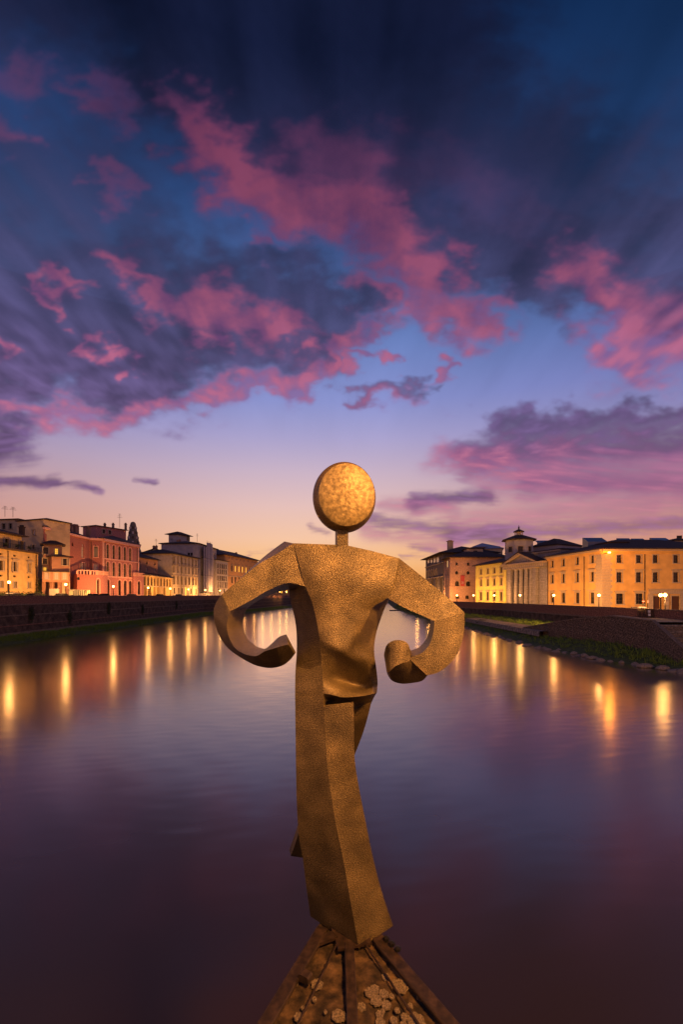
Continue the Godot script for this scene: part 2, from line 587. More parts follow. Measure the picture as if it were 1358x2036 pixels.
	glow("lamp_glass", Color(1.0, 0.68, 0.32), 32.0)
	glow("kiosk_light", Color(1.0, 0.72, 0.35), 0.3)
	var w := mat("river_water", Color(0.09, 0.06, 0.034), "", 0.05, 0.17)
	w.uv1_triplanar = true
	w.uv1_world_triplanar = true
	w.uv1_scale = Vector3(0.045, 0.045, 0.045)
	w.metallic_specular = 0.2
	w.clearcoat_enabled = true
	w.clearcoat = 1.0
	w.clearcoat_roughness = 0.17
	w.normal_enabled = true
	w.normal_texture = T["water_n"]
	w.normal_scale = 0.055
	var b := mat("bronze", Color(0.48, 0.375, 0.185), "grain", 1.2, 0.48, 0.3, "grain_n", 0.8)
	b.detail_enabled = true
	b.detail_blend_mode = BaseMaterial3D.BLEND_MODE_MUL
	b.detail_albedo = T["patina"]
	mat("bronze_head", Color(0.54, 0.41, 0.175), "mottle", 4.0, 0.56, 0.25, "rough_n", 0.45)
	mat("bronze_rim_shade", Color(0.25, 0.18, 0.085), "grain", 1.2, 0.45, 0.3, "grain_n", 0.5)  # greyer bronze, with the shade of the outward-facing rim put into the colour


# ================================================================ river, banks, quay walls
const LEFT_WALL := [[-57.5, 20.0], [-57.5, -60.0], [-57.5, -120.0], [-57.5, -190.0], [-47.0, -222.0], [-41.0, -280.0], [-38.0, -333.0], [-10.0, -480.0], [60.0, -700.0], [300.0, -950.0]]
const RIGHT_WALL := [[50.0, 20.0], [47.0, -20.0], [46.5, -62.0], [46.6, -81.0], [44.6, -106.0], [44.0, -125.0], [38.0, -150.0], [33.0, -180.0], [37.0, -273.0], [52.0, -500.0], [110.0, -650.0], [330.0, -800.0]]


func line_of(list: Array, y: float, shift := 0.0) -> PackedVector3Array:
	var out := PackedVector3Array()
	for p in list:
		out.append(Vector3(p[0] + shift, y, p[1]))
	return out


# a strip of ground between two polylines of equal length
func strip(st: SurfaceTool, a: PackedVector3Array, b: PackedVector3Array) -> void:
	for i in a.size() - 1:
		var n := (b[i] - a[i]).cross(a[i + 1] - a[i]).normalized()
		if n.y < 0.0:
			n = -n
		quad(st, a[i], a[i + 1], b[i + 1], b[i], n)


# an upright ribbon along a polyline, thick towards `away` (unit x shift)
func ribbon(st: SurfaceTool, line: PackedVector3Array, y0: float, y1: float, x0: float, x1: float) -> void:
	for i in line.size() - 1:
		var p := line[i]
		var q := line[i + 1]
		var s := signf(x1 - x0)
		var t := (q - p).normalized()
		var n := Vector3(t.z, 0, -t.x)
		if n.x * s > 0.0:
			n = -n
		var pa := Vector3(p.x + x0, 0, p.z)
		var qa := Vector3(q.x + x0, 0, q.z)
		var pb := Vector3(p.x + x1, 0, p.z)
		var qb := Vector3(q.x + x1, 0, q.z)
		var lo := Vector3(0, y0, 0)
		var hi := Vector3(0, y1, 0)
		quad(st, pa + lo, qa + lo, qa + hi, pa + hi, n)
		quad(st, pb + lo, qb + lo, qb + hi, pb + hi, -n)
		quad(st, pa + hi, qa + hi, qb + hi, pb + hi, Vector3.UP)
		quad(st, pa + lo, qa + lo, qb + lo, pb + lo, Vector3.DOWN)


func quay_wall(label: String, list: Array, away: float, street: float, parapet: float) -> void:
	var o := thing("embankment_wall", label, "wall")
	var line := line_of(list, 0.0)
	var st := begin()
	ribbon(st, line, -1.0, street - 0.75, 0.0, away * 1.2)
	obj("wall_face", st, M.wall_brick_dark, o)
	st = begin()
	ribbon(st, line, street - 0.75, street - 0.5, -away * 0.14, away * 1.1)
	obj("string_course", st, M.ledge_stone, o)
	for y in [street - 2.6, street - 4.4]:
		st = begin()
		ribbon(st, line, y, y + 0.16, -away * 0.07, away * 0.3)
		obj("string_course", st, M.ledge_stone if y > 3.0 and away < 0.0 else M.wall_brick_red, o)
	st = begin()
	ribbon(st, line, -1.0, minf(1.5, street - 4.8), -away * 0.2, away * 0.3)
	obj("plinth", st, M.ledge_stone, o)
	st = begin()
	ribbon(st, line, street - 0.5, parapet - 0.14, 0.02 * away, away * 0.45)
	obj("parapet", st, M.wall_brick_red, o)
	st = begin()
	ribbon(st, line, parapet - 0.14, parapet, -away * 0.06, away * 0.53)
	obj("coping", st, M.ledge_stone, o)


func build_river_and_banks() -> void:
	# water: one sheet to the horizon
	var st := begin()
	quad(st, Vector3(-3000, 0, 60), Vector3(3000, 0, 60), Vector3(3000, 0, -5000), Vector3(-3000, 0, -5000), Vector3.UP)
	structure(obj("river_water", st, M.river_water, self), "smooth brown river with lamp reflections between two stone embankments")
	# streets behind the quay walls
	st = begin()
	strip(st, line_of(LEFT_WALL, LEFT_STREET, -0.9), line_of(LEFT_WALL, LEFT_STREET, -1600.0))
	structure(obj("left_street", st, M.asphalt, self), "street along the left embankment behind the parapet")
	st = begin()
	strip(st, line_of(RIGHT_WALL, RIGHT_STREET, 0.9), line_of(RIGHT_WALL, RIGHT_STREET, 1600.0))
	structure(obj("right_street", st, M.asphalt, self), "street along the right embankment behind the brick parapet")
	quay_wall("long dark brick embankment wall along the left side of the river", LEFT_WALL, -1.0, LEFT_STREET, 8.0)
	quay_wall("red brick embankment wall along the right side of the river", RIGHT_WALL, 1.0, RIGHT_STREET, 6.0)
	# grassy foot of the banks
	var shore_l := [[-54.0, 20.0], [-55.0, -60.0], [-54.6, -90.0], [-54.2, -120.0], [-53.4, -150.0], [-52.6, -190.0], [-43.0, -210.0], [-36.5, -250.0], [-32.0, -300.0], [0.0, -440.0], [75.0, -690.0], [310.0, -930.0]]
	var shore_r := [[42.0, 20.0], [37.5, -30.0], [35.3, -47.0], [32.6, -56.6], [31.0, -64.0], [29.9, -72.0], [30.0, -90.0], [30.0, -110.0], [27.6, -142.0], [28.2, -180.0], [32.0, -273.0], [50.0, -490.0], [106.0, -650.0], [325.0, -805.0]]
	bank("left_grass_bank", shore_l, LEFT_WALL, 0.95, -1.0, "narrow grassy bank at the foot of the left embankment wall")
	bank("right_grass_bank", shore_r, RIGHT_WALL, 2.2, 1.0, "grassy slope between the right embankment wall and the water")
	ramp_wall()
	stairs()


func along(list: Array, z: float) -> float:
	for i in list.size() - 1:
		if z <= list[i][1] and z >= list[i + 1][1]:
			return lerpf(list[i][0], list[i + 1][0], (list[i][1] - z) / (list[i][1] - list[i + 1][1]))
	return list[-1][0]


func bank_height(t: float, top: float, x: float, z: float) -> float:
	var k := FastNoiseLite.new()
	return -0.25 + (top + 0.25) * (1.0 - pow(1.0 - t, 1.7)) + 0.12 * sin(x * 1.7 + z * 0.9) * sin(t * PI) + 0.07 * sin(z * 2.3 - x) * sin(t * PI)


func bank(called: String, shore: Array, wall: Array, top: float, s: float, label: String) -> void:
	var st := begin()
	st.set_smooth_group(0)
	var z := 18.0
	var rows := []
	while z > -640.0:
		var row := []
		var a := along(shore, z) - s * 0.4 + 0.35 * sin(z * 0.31) + 0.2 * sin(z * 0.83)
		var b := along(wall, z) + s * 0.3
		for k in 9:
			var t := k / 8.0
			var x := lerpf(a, b, t)
			row.append(Vector3(x, bank_height(t, top, x, z), z))
		rows.append(row)
		z -= 1.5 if z > -150.0 else 5.0
	for i in rows.size() - 1:
		for k in 8:
			for v in ([[0, 0], [1, 0], [1, 1], [0, 0], [1, 1], [0, 1]] if s < 0.0 else [[0, 0], [1, 1], [1, 0], [0, 0], [0, 1], [1, 1]]):
				st.add_vertex(rows[i + v[0]][k + v[1]])
	st.generate_normals()
	structure(obj(called, st, M.bank_earth, self), label)
	# grass on it
	var blade := begin()
	for k in 5:
		var a := k * 2.4
		var lean := Vector3(cos(a), 0, sin(a))
		var side := Vector3(-sin(a), 0, cos(a)) * 0.035
		var root := lean * 0.07
		facet(blade, root - side, root + side, root + lean * (0.12 + 0.05 * k) + Vector3(0, 0.34 - 0.03 * k, 0), Vector3(0, -2, 0))
	var spots := []
	z = -40.0
	var count := 9000
	for i in count:
		var u := rng.randf()
		z = -40.0 - 260.0 * u * u
		var t := rng.randf_range(0.12, 0.98)
		var x := lerpf(along(shore, z), along(wall, z), t)
		if s > 0.0 and (on_path(x, z) or behind_ramp(x, z)):
			continue
		spots.append(Transform3D(Basis(Vector3.UP, rng.randf() * TAU).scaled(Vector3.ONE * rng.randf_range(0.7, 1.9)), Vector3(x, bank_height(t, top, x, z) - 0.03, z)))
	var mm := MultiMesh.new()
	mm.transform_format = MultiMesh.TRANSFORM_3D
	mm.mesh = blade.commit()
	mm.instance_count = spots.size()
	for i in spots.size():
		mm.set_instance_transform(i, spots[i])
	var o := MultiMeshInstance3D.new()
	o.name = numbered("bank_grass")
	o.multimesh = mm
	o.material_override = M.grass_blade
	o.set_meta("kind", "stuff")
	tag(o, "rough green grass on the %s bank" % ("left" if s < 0.0 else "right"), "grass")
	add_child(o)


func on_path(x: float, z: float) -> bool:
	return z < -80.0 and z > -130.0 and x > 34.2 and x < 38.6


func behind_ramp(x: float, z: float) -> bool:
	return z > -86.0 and x > 34.2 + 4.0 * clampf((z + 85.0) / 20.0, 0.0, 1.0)


# the rubble wall that carries the ramp down to the water
func ramp_wall() -> void:
	var o := thing("ramp_wall", "rough rubble stone wall of the ramp sloping down below the red brick parapet", "wall")
	var line := [Vector3(34.4, 2.0, -86), Vector3(35.4, 3.0, -80), Vector3(36.9, 4.3, -72.5), Vector3(38.4, 5.15, -65), Vector3(39.0, 4.9, -57.2)]
	var st := begin()
	var top := begin()
	for i in line.size() - 1:
		var p: Vector3 = line[i]
		var q: Vector3 = line[i + 1]
		var n := Vector3(q.z - p.z, 0, p.x - q.x).normalized()
		if n.x > 0.0:
			n = -n
		var steps := 10
		var rows := 7
		for a in steps:
			for r in rows:
				var c := []
				for v in [[0, 0], [1, 0], [1, 1], [0, 1]]:
					var e := p.lerp(q, (a + v[0]) / float(steps))
					var y := lerpf(0.6, e.y, (r + v[1]) / float(rows))
					var bulge := 0.09 * sin(e.z * 2.1 + y * 3.3) + 0.06 * sin(e.z * 4.7 - y * 2.2)
					c.append(Vector3(e.x, y, e.z) + n * ((e.y - y) * 0.16 + bulge * (1.0 if r + v[1] < rows else 0.0)))
				face(st, c[0], c[1], c[2], c[3], (p + q) / 2.0 - n * 6.0)
		var back := Vector3(1.4, 0, 0.2)
		quad(top, p + n * 0.12 + Vector3(0, 0.01, 0), q + n * 0.12 + Vector3(0, 0.01, 0), q + back + Vector3(0, 0.01, 0), p + back + Vector3(0, 0.01, 0), Vector3.UP)
		quad(top, p + n * 0.12 - Vector3(0, 0.16, 0), q + n * 0.12 - Vector3(0, 0.16, 0), q + n * 0.12 + Vector3(0, 0.01, 0), p + n * 0.12 + Vector3(0, 0.01, 0), n)
	# the end that flanks the stairs
	face(st, Vector3(38.25, 0.6, -57.2), Vector3(37.0, 0.6, -49.6), Vector3(37.6, 1.9, -49.6), Vector3(39.0, 4.9, -57.2), Vector3(60, 2, -60))
	face(top, Vector3(38.96, 4.92, -57.2), Vector3(37.56, 1.92, -49.6), Vector3(38.2, 1.92, -49.6), Vector3(39.5, 4.92, -57.2), Vector3(40, -20, -54))
	obj("rubble_face", st, M.rubble_stone, o)
	obj("coping", top, M.ledge_stone, o)
	st = begin()
	strip(st, PackedVector3Array([Vector3(34.4, 1.9, -86), Vector3(36.9, 4.1, -72.5), Vector3(38.4, 4.75, -65), Vector3(39.0, 4.6, -58)]), PackedVector3Array([Vector3(44, 1.9, -88), Vector3(45.8, 4.1, -74), Vector3(46.5, 4.75, -66), Vector3(46.5, 4.6, -58)]))
	obj("ramp_surface", st, M.path_concrete, o)
	# the concrete landing path along the bank
	st = begin()
	var a := PackedVector3Array()
	var b := PackedVector3Array()
	for k in 11:
		var z := -78.0 - 4.4 * k
		a.append(Vector3(lerpf(34.0, 33.4, k / 10.0), 1.86, z))
		b.append(Vector3(lerpf(38.4, 37.2, k / 10.0), 1.98, z))
	strip(st, a, b)
	for k in 10:
		quad(st, a[k], a[k + 1], a[k + 1] - Vector3(0.1, 0.9, 0), a[k] - Vector3(0.1, 0.9, 0), Vector3(-1, 0, 0))
	structure(obj("landing_path", st, M.path_concrete, self), "pale concrete path on the grassy right bank below the wall")


func stairs() -> void:
	var o := thing("river_stairs", "flight of stone stairs going down to the right bank beside the rubble wall", "stairs")
	var s := begin()
	box(s, Vector3.ZERO, Vector3(7.2, 0.5, 0.66))
	var m := s.commit()
	for k in 14:
		put("step", m, M.ledge_stone if k % 3 else M.path_concrete, o, Transform3D(Basis.IDENTITY, Vector3(42.9 - 0.11 * k, 4.3 - 0.215 * k - 0.25, -57.6 + 0.58 * k)))


# ================================================================ houses
# a front: left and right corner at ground, seen from the river
func front(pa: float, da: float, pb: float, db: float, y: float) -> Dictionary:
	return front_at(ground_at(pa, da, y), ground_at(pb, db, y))


func front_at(a: Vector3, b: Vector3) -> Dictionary:
	var t := (b - a).normalized()
	return {"a": a, "b": b, "t": t, "n": t.cross(Vector3.UP), "len": a.distance_to(b)}


# where the pixel column / row meets that front: (metres along it, world height)
func on_front(f: Dictionary, px: float, py: float) -> Vector2:
	var k := (px - MIDDLE) / FOCAL
	var u: float = -(f.a.x + k * f.a.z) / (f.t.x + k * f.t.z)
	var d: float = -(f.a.z + f.t.z * u)
	return Vector2(u, EYE + (HORIZON - py) * d / FOCAL)


func height_at(f: Dictionary, px: float, py: float) -> float:
	return on_front(f, px, py).y


# window openings in a row: centres px, pixel row of their centres at the first and last, size in metres
func openings(f: Dictionary, xs: Array, y_first: float, y_last: float, w: float, h: float, style: String) -> Array:
	var out := []
	var c0 := on_front(f, xs[0], y_first)
	var c1 := on_front(f, xs[-1], y_last)
	var yy := (c0.y + c1.y) / 2.0
	for x in xs:
		var u := on_front(f, x, y_first).x
		out.append({"r": Rect2(u - w / 2.0, yy - h / 2.0, w, h), "style": style})
	return out


# a wall sheet with real openings: the sheet, and reveals going in
func pierced(f: Dictionary, y0: float, y1: float, holes: Array, reveal := 0.3) -> SurfaceTool:
	var st := begin()
	var us := [0.0, f.len]
	var vs := [y0, y1]
	for h in holes:
		for u in [h.r.position.x, h.r.end.x]:
			us.append(clampf(u, 0.0, f.len))
		for v in [h.r.position.y, h.r.end.y]:
			vs.append(clampf(v, y0, y1))
	us.sort()
	vs.sort()
	var at3 := func(u: float, v: float, d := 0.0) -> Vector3: return Vector3(f.a.x, v, f.a.z) + f.t * u - f.n * d
	for j in vs.size() - 1:
		if vs[j + 1] - vs[j] < 0.001:
			continue
		var run := -1.0
		for i in us.size() - 1:
			if us[i + 1] - us[i] < 0.001:
				continue
			var c := Vector2((us[i] + us[i + 1]) / 2.0, (vs[j] + vs[j + 1]) / 2.0)
			var open := false
			for h in holes:
				if h.r.has_point(c):
					open = true
					break
			if not open and run < 0.0:
				run = us[i]
			if open and run >= 0.0:
				quad(st, at3.call(run, vs[j]), at3.call(us[i], vs[j]), at3.call(us[i], vs[j + 1]), at3.call(run, vs[j + 1]), f.n)
				run = -1.0
		if run >= 0.0:
			quad(st, at3.call(run, vs[j]), at3.call(f.len, vs[j]), at3.call(f.len, vs[j + 1]), at3.call(run, vs[j + 1]), f.n)
	for h in holes:
		var p: Vector2 = h.r.position
		var e: Vector2 = h.r.end
		var depth: float = reveal * (3.0 if "deep" in h.style else 1.0)
		quad(st, at3.call(p.x, p.y), at3.call(p.x, p.y, depth), at3.call(p.x, e.y, depth), at3.call(p.x, e.y), f.t)
		quad(st, at3.call(e.x, p.y), at3.call(e.x, p.y, depth), at3.call(e.x, e.y, depth), at3.call(e.x, e.y), -f.t)
		quad(st, at3.call(p.x, p.y), at3.call(e.x, p.y), at3.call(e.x, p.y, depth), at3.call(p.x, p.y, depth), Vector3.UP)
		quad(st, at3.call(p.x, e.y), at3.call(e.x, e.y), at3.call(e.x, e.y, depth), at3.call(p.x, e.y, depth), Vector3.DOWN)
		if "arch" in h.style:   # the corners above the arch are wall
			var r: float = h.r.size.x / 2.0
			var cx := p.x + r
			var cy := e.y - r
			for s in [-1.0, 1.0]:
				var last: Vector3 = at3.call(cx + s * r, cy)
				for k in 6:
					var ang := PI / 2.0 * (k + 1) / 6.0
					var now: Vector3 = at3.call(cx + s * r * cos(ang), cy + r * sin(ang))
					tri(st, at3.call(cx + s * r, e.y), last, now, f.n)
					quad(st, last, now, now - f.n * depth, last - f.n * depth, (at3.call(cx, cy) - last).normalized())
					last = now
	return st


func window_mesh(kind: String, w: float, h: float) -> Mesh:
	var key := "%s %.2f %.2f" % [kind, w, h]
	if shared_meshes.has(key):
		return shared_meshes[key]
	var st := begin()
	match kind:
		"glass":
			box(st, Vector3(0, 0, -0.28), Vector3(w - 0.01, h - 0.01, 0.03))
		"bars":
			box(st, Vector3(0, 0, -0.24), Vector3(0.07, h - 0.02, 0.05))
			for k in 2:
				box(st, Vector3(0, h * (k - 0.5) / 3.0, -0.238), Vector3(w - 0.02, 0.05, 0.044))
			for s in [-1, 1]:
				box(st, Vector3(s * (w / 2.0 - 0.05), 0, -0.236), Vector3(0.08, h - 0.02, 0.06))
		"frame":
			var t := 0.2
			for s in [-1, 1]:
				box(st, Vector3(s * (w / 2.0 + t / 2.0), 0, 0.02), Vector3(t, h, 0.14))
			box(st, Vector3(0, h / 2.0 + t / 2.0, 0.022), Vector3(w + 2 * t, t, 0.14))
			box(st, Vector3(0, -h / 2.0 - 0.09, 0.07), Vector3(w + 2 * t + 0.16, 0.18, 0.3))
		"hood":
			var t := 0.22
			for s in [-1, 1]:
				box(st, Vector3(s * (w / 2.0 + t / 2.0), 0, 0.02), Vector3(t, h, 0.16))
			box(st, Vector3(0, h / 2.0 + 0.2, 0.03), Vector3(w + 2 * t, 0.4, 0.16))
			box(st, Vector3(0, h / 2.0 + 0.52, 0.16), Vector3(w + 2 * t + 0.5, 0.22, 0.5))
			box(st, Vector3(0, -h / 2.0 - 0.12, 0.08), Vector3(w + 2 * t + 0.2, 0.24, 0.34))
		"sill":
			box(st, Vector3(0, -h / 2.0 - 0.08, 0.07), Vector3(w + 0.3, 0.16, 0.3))
		"shutter":
			box(st, Vector3.ZERO, Vector3(w / 2.0, h, 0.06))
			for k in 6:
				box(st, Vector3(0, h * (k - 2.5) / 6.6, 0.034), Vector3(w / 2.0 - 0.12, h / 12.0, 0.03))
		"ring":
			var r := w / 2.0
			for k in 10:
				var a0 := PI * k / 10.0
				var a1 := PI * (k + 1) / 10.0
				var e0 := Vector3(cos(a0), sin(a0), 0)
				var e1 := Vector3(cos(a1), sin(a1), 0)
				var c := Vector3(0, h / 2.0 - r, 0)
				var z := Vector3(0, 0, 0.12)
				var ro := r + 0.28
				quad(st, c + e0 * r + z, c + e1 * r + z, c + e1 * ro + z, c + e0 * ro + z, Vector3(0, 0, 1))
				quad(st, c + e0 * ro, c + e1 * ro, c + e1 * ro + z, c + e0 * ro + z, e0)
				quad(st, c + e0 * r, c + e1 * r, c + e1 * r + z, c + e0 * r + z, -e0)
			for s in [-1, 1]:
				box(st, Vector3(s * (r + 0.14), -r / 2.0 - 0.001, 0.05), Vector3(0.28, h - r, 0.14))
			box(st, Vector3(0, -h / 2.0 - 0.1, 0.09), Vector3(w + 0.8, 0.2, 0.34))
	var m := st.commit()
	shared_meshes[key] = m
	return m


func place_windows(parent: Node3D, f: Dictionary, holes: Array, trim: Material) -> void:
	for h in holes:
		var s: String = h.style
		var c: Vector2 = h.r.get_center()
		var w: float = h.r.size.x
		var hh: float = h.r.size.y
		var pos: Vector3 = Vector3(f.a.x, c.y, f.a.z) + f.t * c.x
		var xf := Transform3D(Basis(f.t, Vector3.UP, f.n), pos - parent.position)
		var called := "door" if "door" in s else "window"
		var glass: Material = M.window_glass
		if "lit" in s:
			glass = M.lit_window
		elif "pale" in s:
			glass = M.pale_glass
		elif "wood" in s:
			glass = M.door_wood
		elif "blind" in s:
			glass = M.shutter_grey
		var kind := "sill"
		for k in ["frame", "hood", "ring"]:
			if k in s:
				kind = k
		if "bare" in s:
			put(called, window_mesh("glass", w, hh), glass, parent, xf)
			continue
		var root := put(called, window_mesh(kind, w, hh), trim, parent, xf)
		var back := Transform3D.IDENTITY
		if "deep" in s:
			back.origin.z = -0.6
		put("pane", window_mesh("glass", w, hh), glass, root, back)
		if not ("wood" in s or "blind" in s or "nobars" in s):
			put("glazing_bars", window_mesh("bars", w, hh), M.shutter_brown if "dark" in s else M.trim_stone, root, back)
		if "shut" in s:
			for k in [-1, 1]:
				put("shutter", window_mesh("shutter", w, hh), M.shutter_grey, root, Transform3D(Basis.IDENTITY, Vector3(k * (w * 0.75 + 0.03), 0, 0.05)))
		if "rail" in s:
			var st := begin()
			for k in 9:
				box(st, Vector3(-w * 0.7 + k * w * 1.4 / 8.0, -hh / 2.0 + 0.5, 0.62), Vector3(0.04, 1.0, 0.04))
			box(st, Vector3(0, -hh / 2.0 + 1.02, 0.62), Vector3(w * 1.4 + 0.1, 0.06, 0.06))
			box(st, Vector3(0, -hh / 2.0 - 0.1, 0.34), Vector3(w * 1.4 + 0.1, 0.14, 0.64))
			obj("balcony_rail", st, M.iron, root)


# walls all round a footprint (first edge first), the given edges pierced
func walls(parent: Node3D, pts: Array, y0: float, y1: float, wall: Material, holes := {}, trim: Material = null) -> void:
	for i in pts.size():
		var f := front_at(Vector3(pts[i].x, y0, pts[i].z), Vector3(pts[(i + 1) % pts.size()].x, y0, pts[(i + 1) % pts.size()].z))
		var hs: Array = holes.get(i, [])
		var st := pierced(f, y0, y1, hs)
		obj("wall", st, wall, parent, Transform3D(Basis.IDENTITY, -parent.position))
		place_windows(parent, f, hs, trim if trim else M.trim_stone)


# a hipped (or, with gable, ridged) roof on four points, eaves overhanging
func hip_roof(parent: Node3D, pts: Array, y: float, over: float, rise: float, m: Material, inset := 0.5, called := "roof", eaves := 0.22) -> MeshInstance3D:
	var c := Vector3.ZERO
	for p in pts:
		c += Vector3(p.x, 0, p.z) / 4.0
	var e := []
	for i in 4:
		var p := Vector3(pts[i].x, y, pts[i].z)
		var d0: Vector3 = (Vector3(pts[i].x - pts[(i + 1) % 4].x, 0, pts[i].z - pts[(i + 1) % 4].z)).normalized()
		var d1: Vector3 = (Vector3(pts[i].x - pts[(i + 3) % 4].x, 0, pts[i].z - pts[(i + 3) % 4].z)).normalized()
		e.append(p + (d0 + d1) * over)
	var swap: bool = e[0].distance_to(e[1]) < e[1].distance_to(e[2])
	if swap:
		e = [e[1], e[2], e[3], e[0]]
	var short: float = (e[1] as Vector3).distance_to(e[2])
	var m0: Vector3 = (e[0] + e[3]) / 2.0
	var m1: Vector3 = (e[1] + e[2]) / 2.0
	var ax := (m1 - m0).normalized()
	var ins := minf(short * inset, m0.distance_to(m1) * 0.49)
	var r0 := m0 + ax * ins + Vector3(0, rise, 0)
	var r1 := m1 - ax * ins + Vector3(0, rise, 0)
	var inside := Vector3(c.x, y - 40.0, c.z)
	var up := Vector3(0, eaves, 0)
	var st := begin()
	face(st, e[0] + up, e[1] + up, r1 + up, r0 + up, inside)
	face(st, e[2] + up, e[3] + up, r0 + up, r1 + up, inside)
	facet(st, e[1] + up, e[2] + up, r1 + up, inside)
	facet(st, e[3] + up, e[0] + up, r0 + up, inside)
	for i in 4:
		var q: Vector3 = e[(i + 1) % 4]
		face(st, e[i], q, q + up, e[i] + up, Vector3(c.x, y, c.z))
	quad(st, e[0], e[1], e[2], e[3], Vector3.DOWN)
	return obj(called, st, m, parent, Transform3D(Basis.IDENTITY, -parent.position))


# eaves moulding, string courses: a band proud of a front
func band(parent: Node3D, f: Dictionary, y0: float, y1: float, proud: float, m: Material, called := "string_course", u0 := 0.0, u1 := -1.0) -> void:
	var e: float = f.len if u1 < 0.0 else u1
	var c: Vector3 = Vector3(f.a.x, (y0 + y1) / 2.0, f.a.z) + f.t * ((u0 + e) / 2.0) + f.n * (proud / 2.0 - 0.06)
	var st := begin()
	box(st, Vector3.ZERO, Vector3(e - u0 + 0.1, y1 - y0, proud + 0.12))
	obj(called, st, m, parent, Transform3D(Basis(f.t, Vector3.UP, f.n), c - parent.position))


# rainwater pipes down a front
func downpipes(parent: Node3D, f: Dictionary, y1: float, at_us: Array) -> void:
	for u in at_us:
		var h: float = y1 - f.a.y - 0.3
		var st := begin()
		box(st, Vector3(0, h / 2.0, 0.1), Vector3(0.13, h, 0.13))
		for k in 4:
			box(st, Vector3(0, h * (k + 0.5) / 4.0, 0.08), Vector3(0.22, 0.08, 0.2))
		obj("downpipe", st, M.shutter_brown, parent, Transform3D(Basis(f.t, Vector3.UP, f.n), f.a + f.t * u - parent.position))


func chimney(parent: Node3D, p: Vector3, w: float, h: float, m: Material) -> void:
	var st := begin()
	box(st, Vector3(0, h / 2.0 - 0.4, 0), Vector3(w, h + 0.8, w * 0.8))
	box(st, Vector3(0, h + 0.08, 0), Vector3(w * 1.35, 0.16, w * 1.1))
	box(st, Vector3(0, h + 0.34, 0), Vector3(w * 0.7, 0.36, w * 0.6))
	obj("chimney", st, m, parent, Transform3D(Basis.IDENTITY, p - parent.position))


func mast(parent: Node3D, p: Vector3, h: float) -> void:
	var st := begin()
	box(st, Vector3(0, h / 2.0, 0), Vector3(0.09, h, 0.09))
	for k in 3:
		box(st, Vector3(0, h * (0.72 + 0.12 * k), 0), Vector3(1.5 - 0.35 * k, 0.06, 0.06))
	obj("antenna", st, M.iron, parent, Transform3D(Basis(Vector3.UP, 0.7), p - parent.position))


# a plain house: one pierced front a-b, depth behind it, hipped roof
func house(called: String, label: String, f: Dictionary, y1: float, depth: float, wall: Material, holes: Array, roof: Material, rise := 2.2, over := 0.7, side := []) -> Dictionary:
	var o := thing(called, label, "building", (f.a + f.b) / 2.0 - f.n * depth / 2.0)
	var bk: Vector3 = f.n * -depth
	var pts := [f.a, f.b, f.b + bk, f.a + bk]
	walls(o, pts, f.a.y, y1, wall, {0: holes, 3: side})
	if roof:
		hip_roof(o, pts, y1, over, rise, roof)
	return {"o": o, "f": f, "pts": pts, "y1": y1}


func zl(x: float) -> float:   # survey close-up columns of the near left bank
	return x / 4.527


func zls(xs: Array) -> Array:
	return xs.map(func(x): return x / 4.527)


func zm(x: float) -> float:   # survey close-up columns of the far left bank
	return 260.0 + x / 4.527


func zms(xs: Array) -> Array:
	return xs.map(func(x): return 260.0 + x / 4.527)


func yl(y: float) -> float:
	return 980.0 + y / 4.527


func ym(y: float) -> float:
	return 1000.0 + y / 4.527


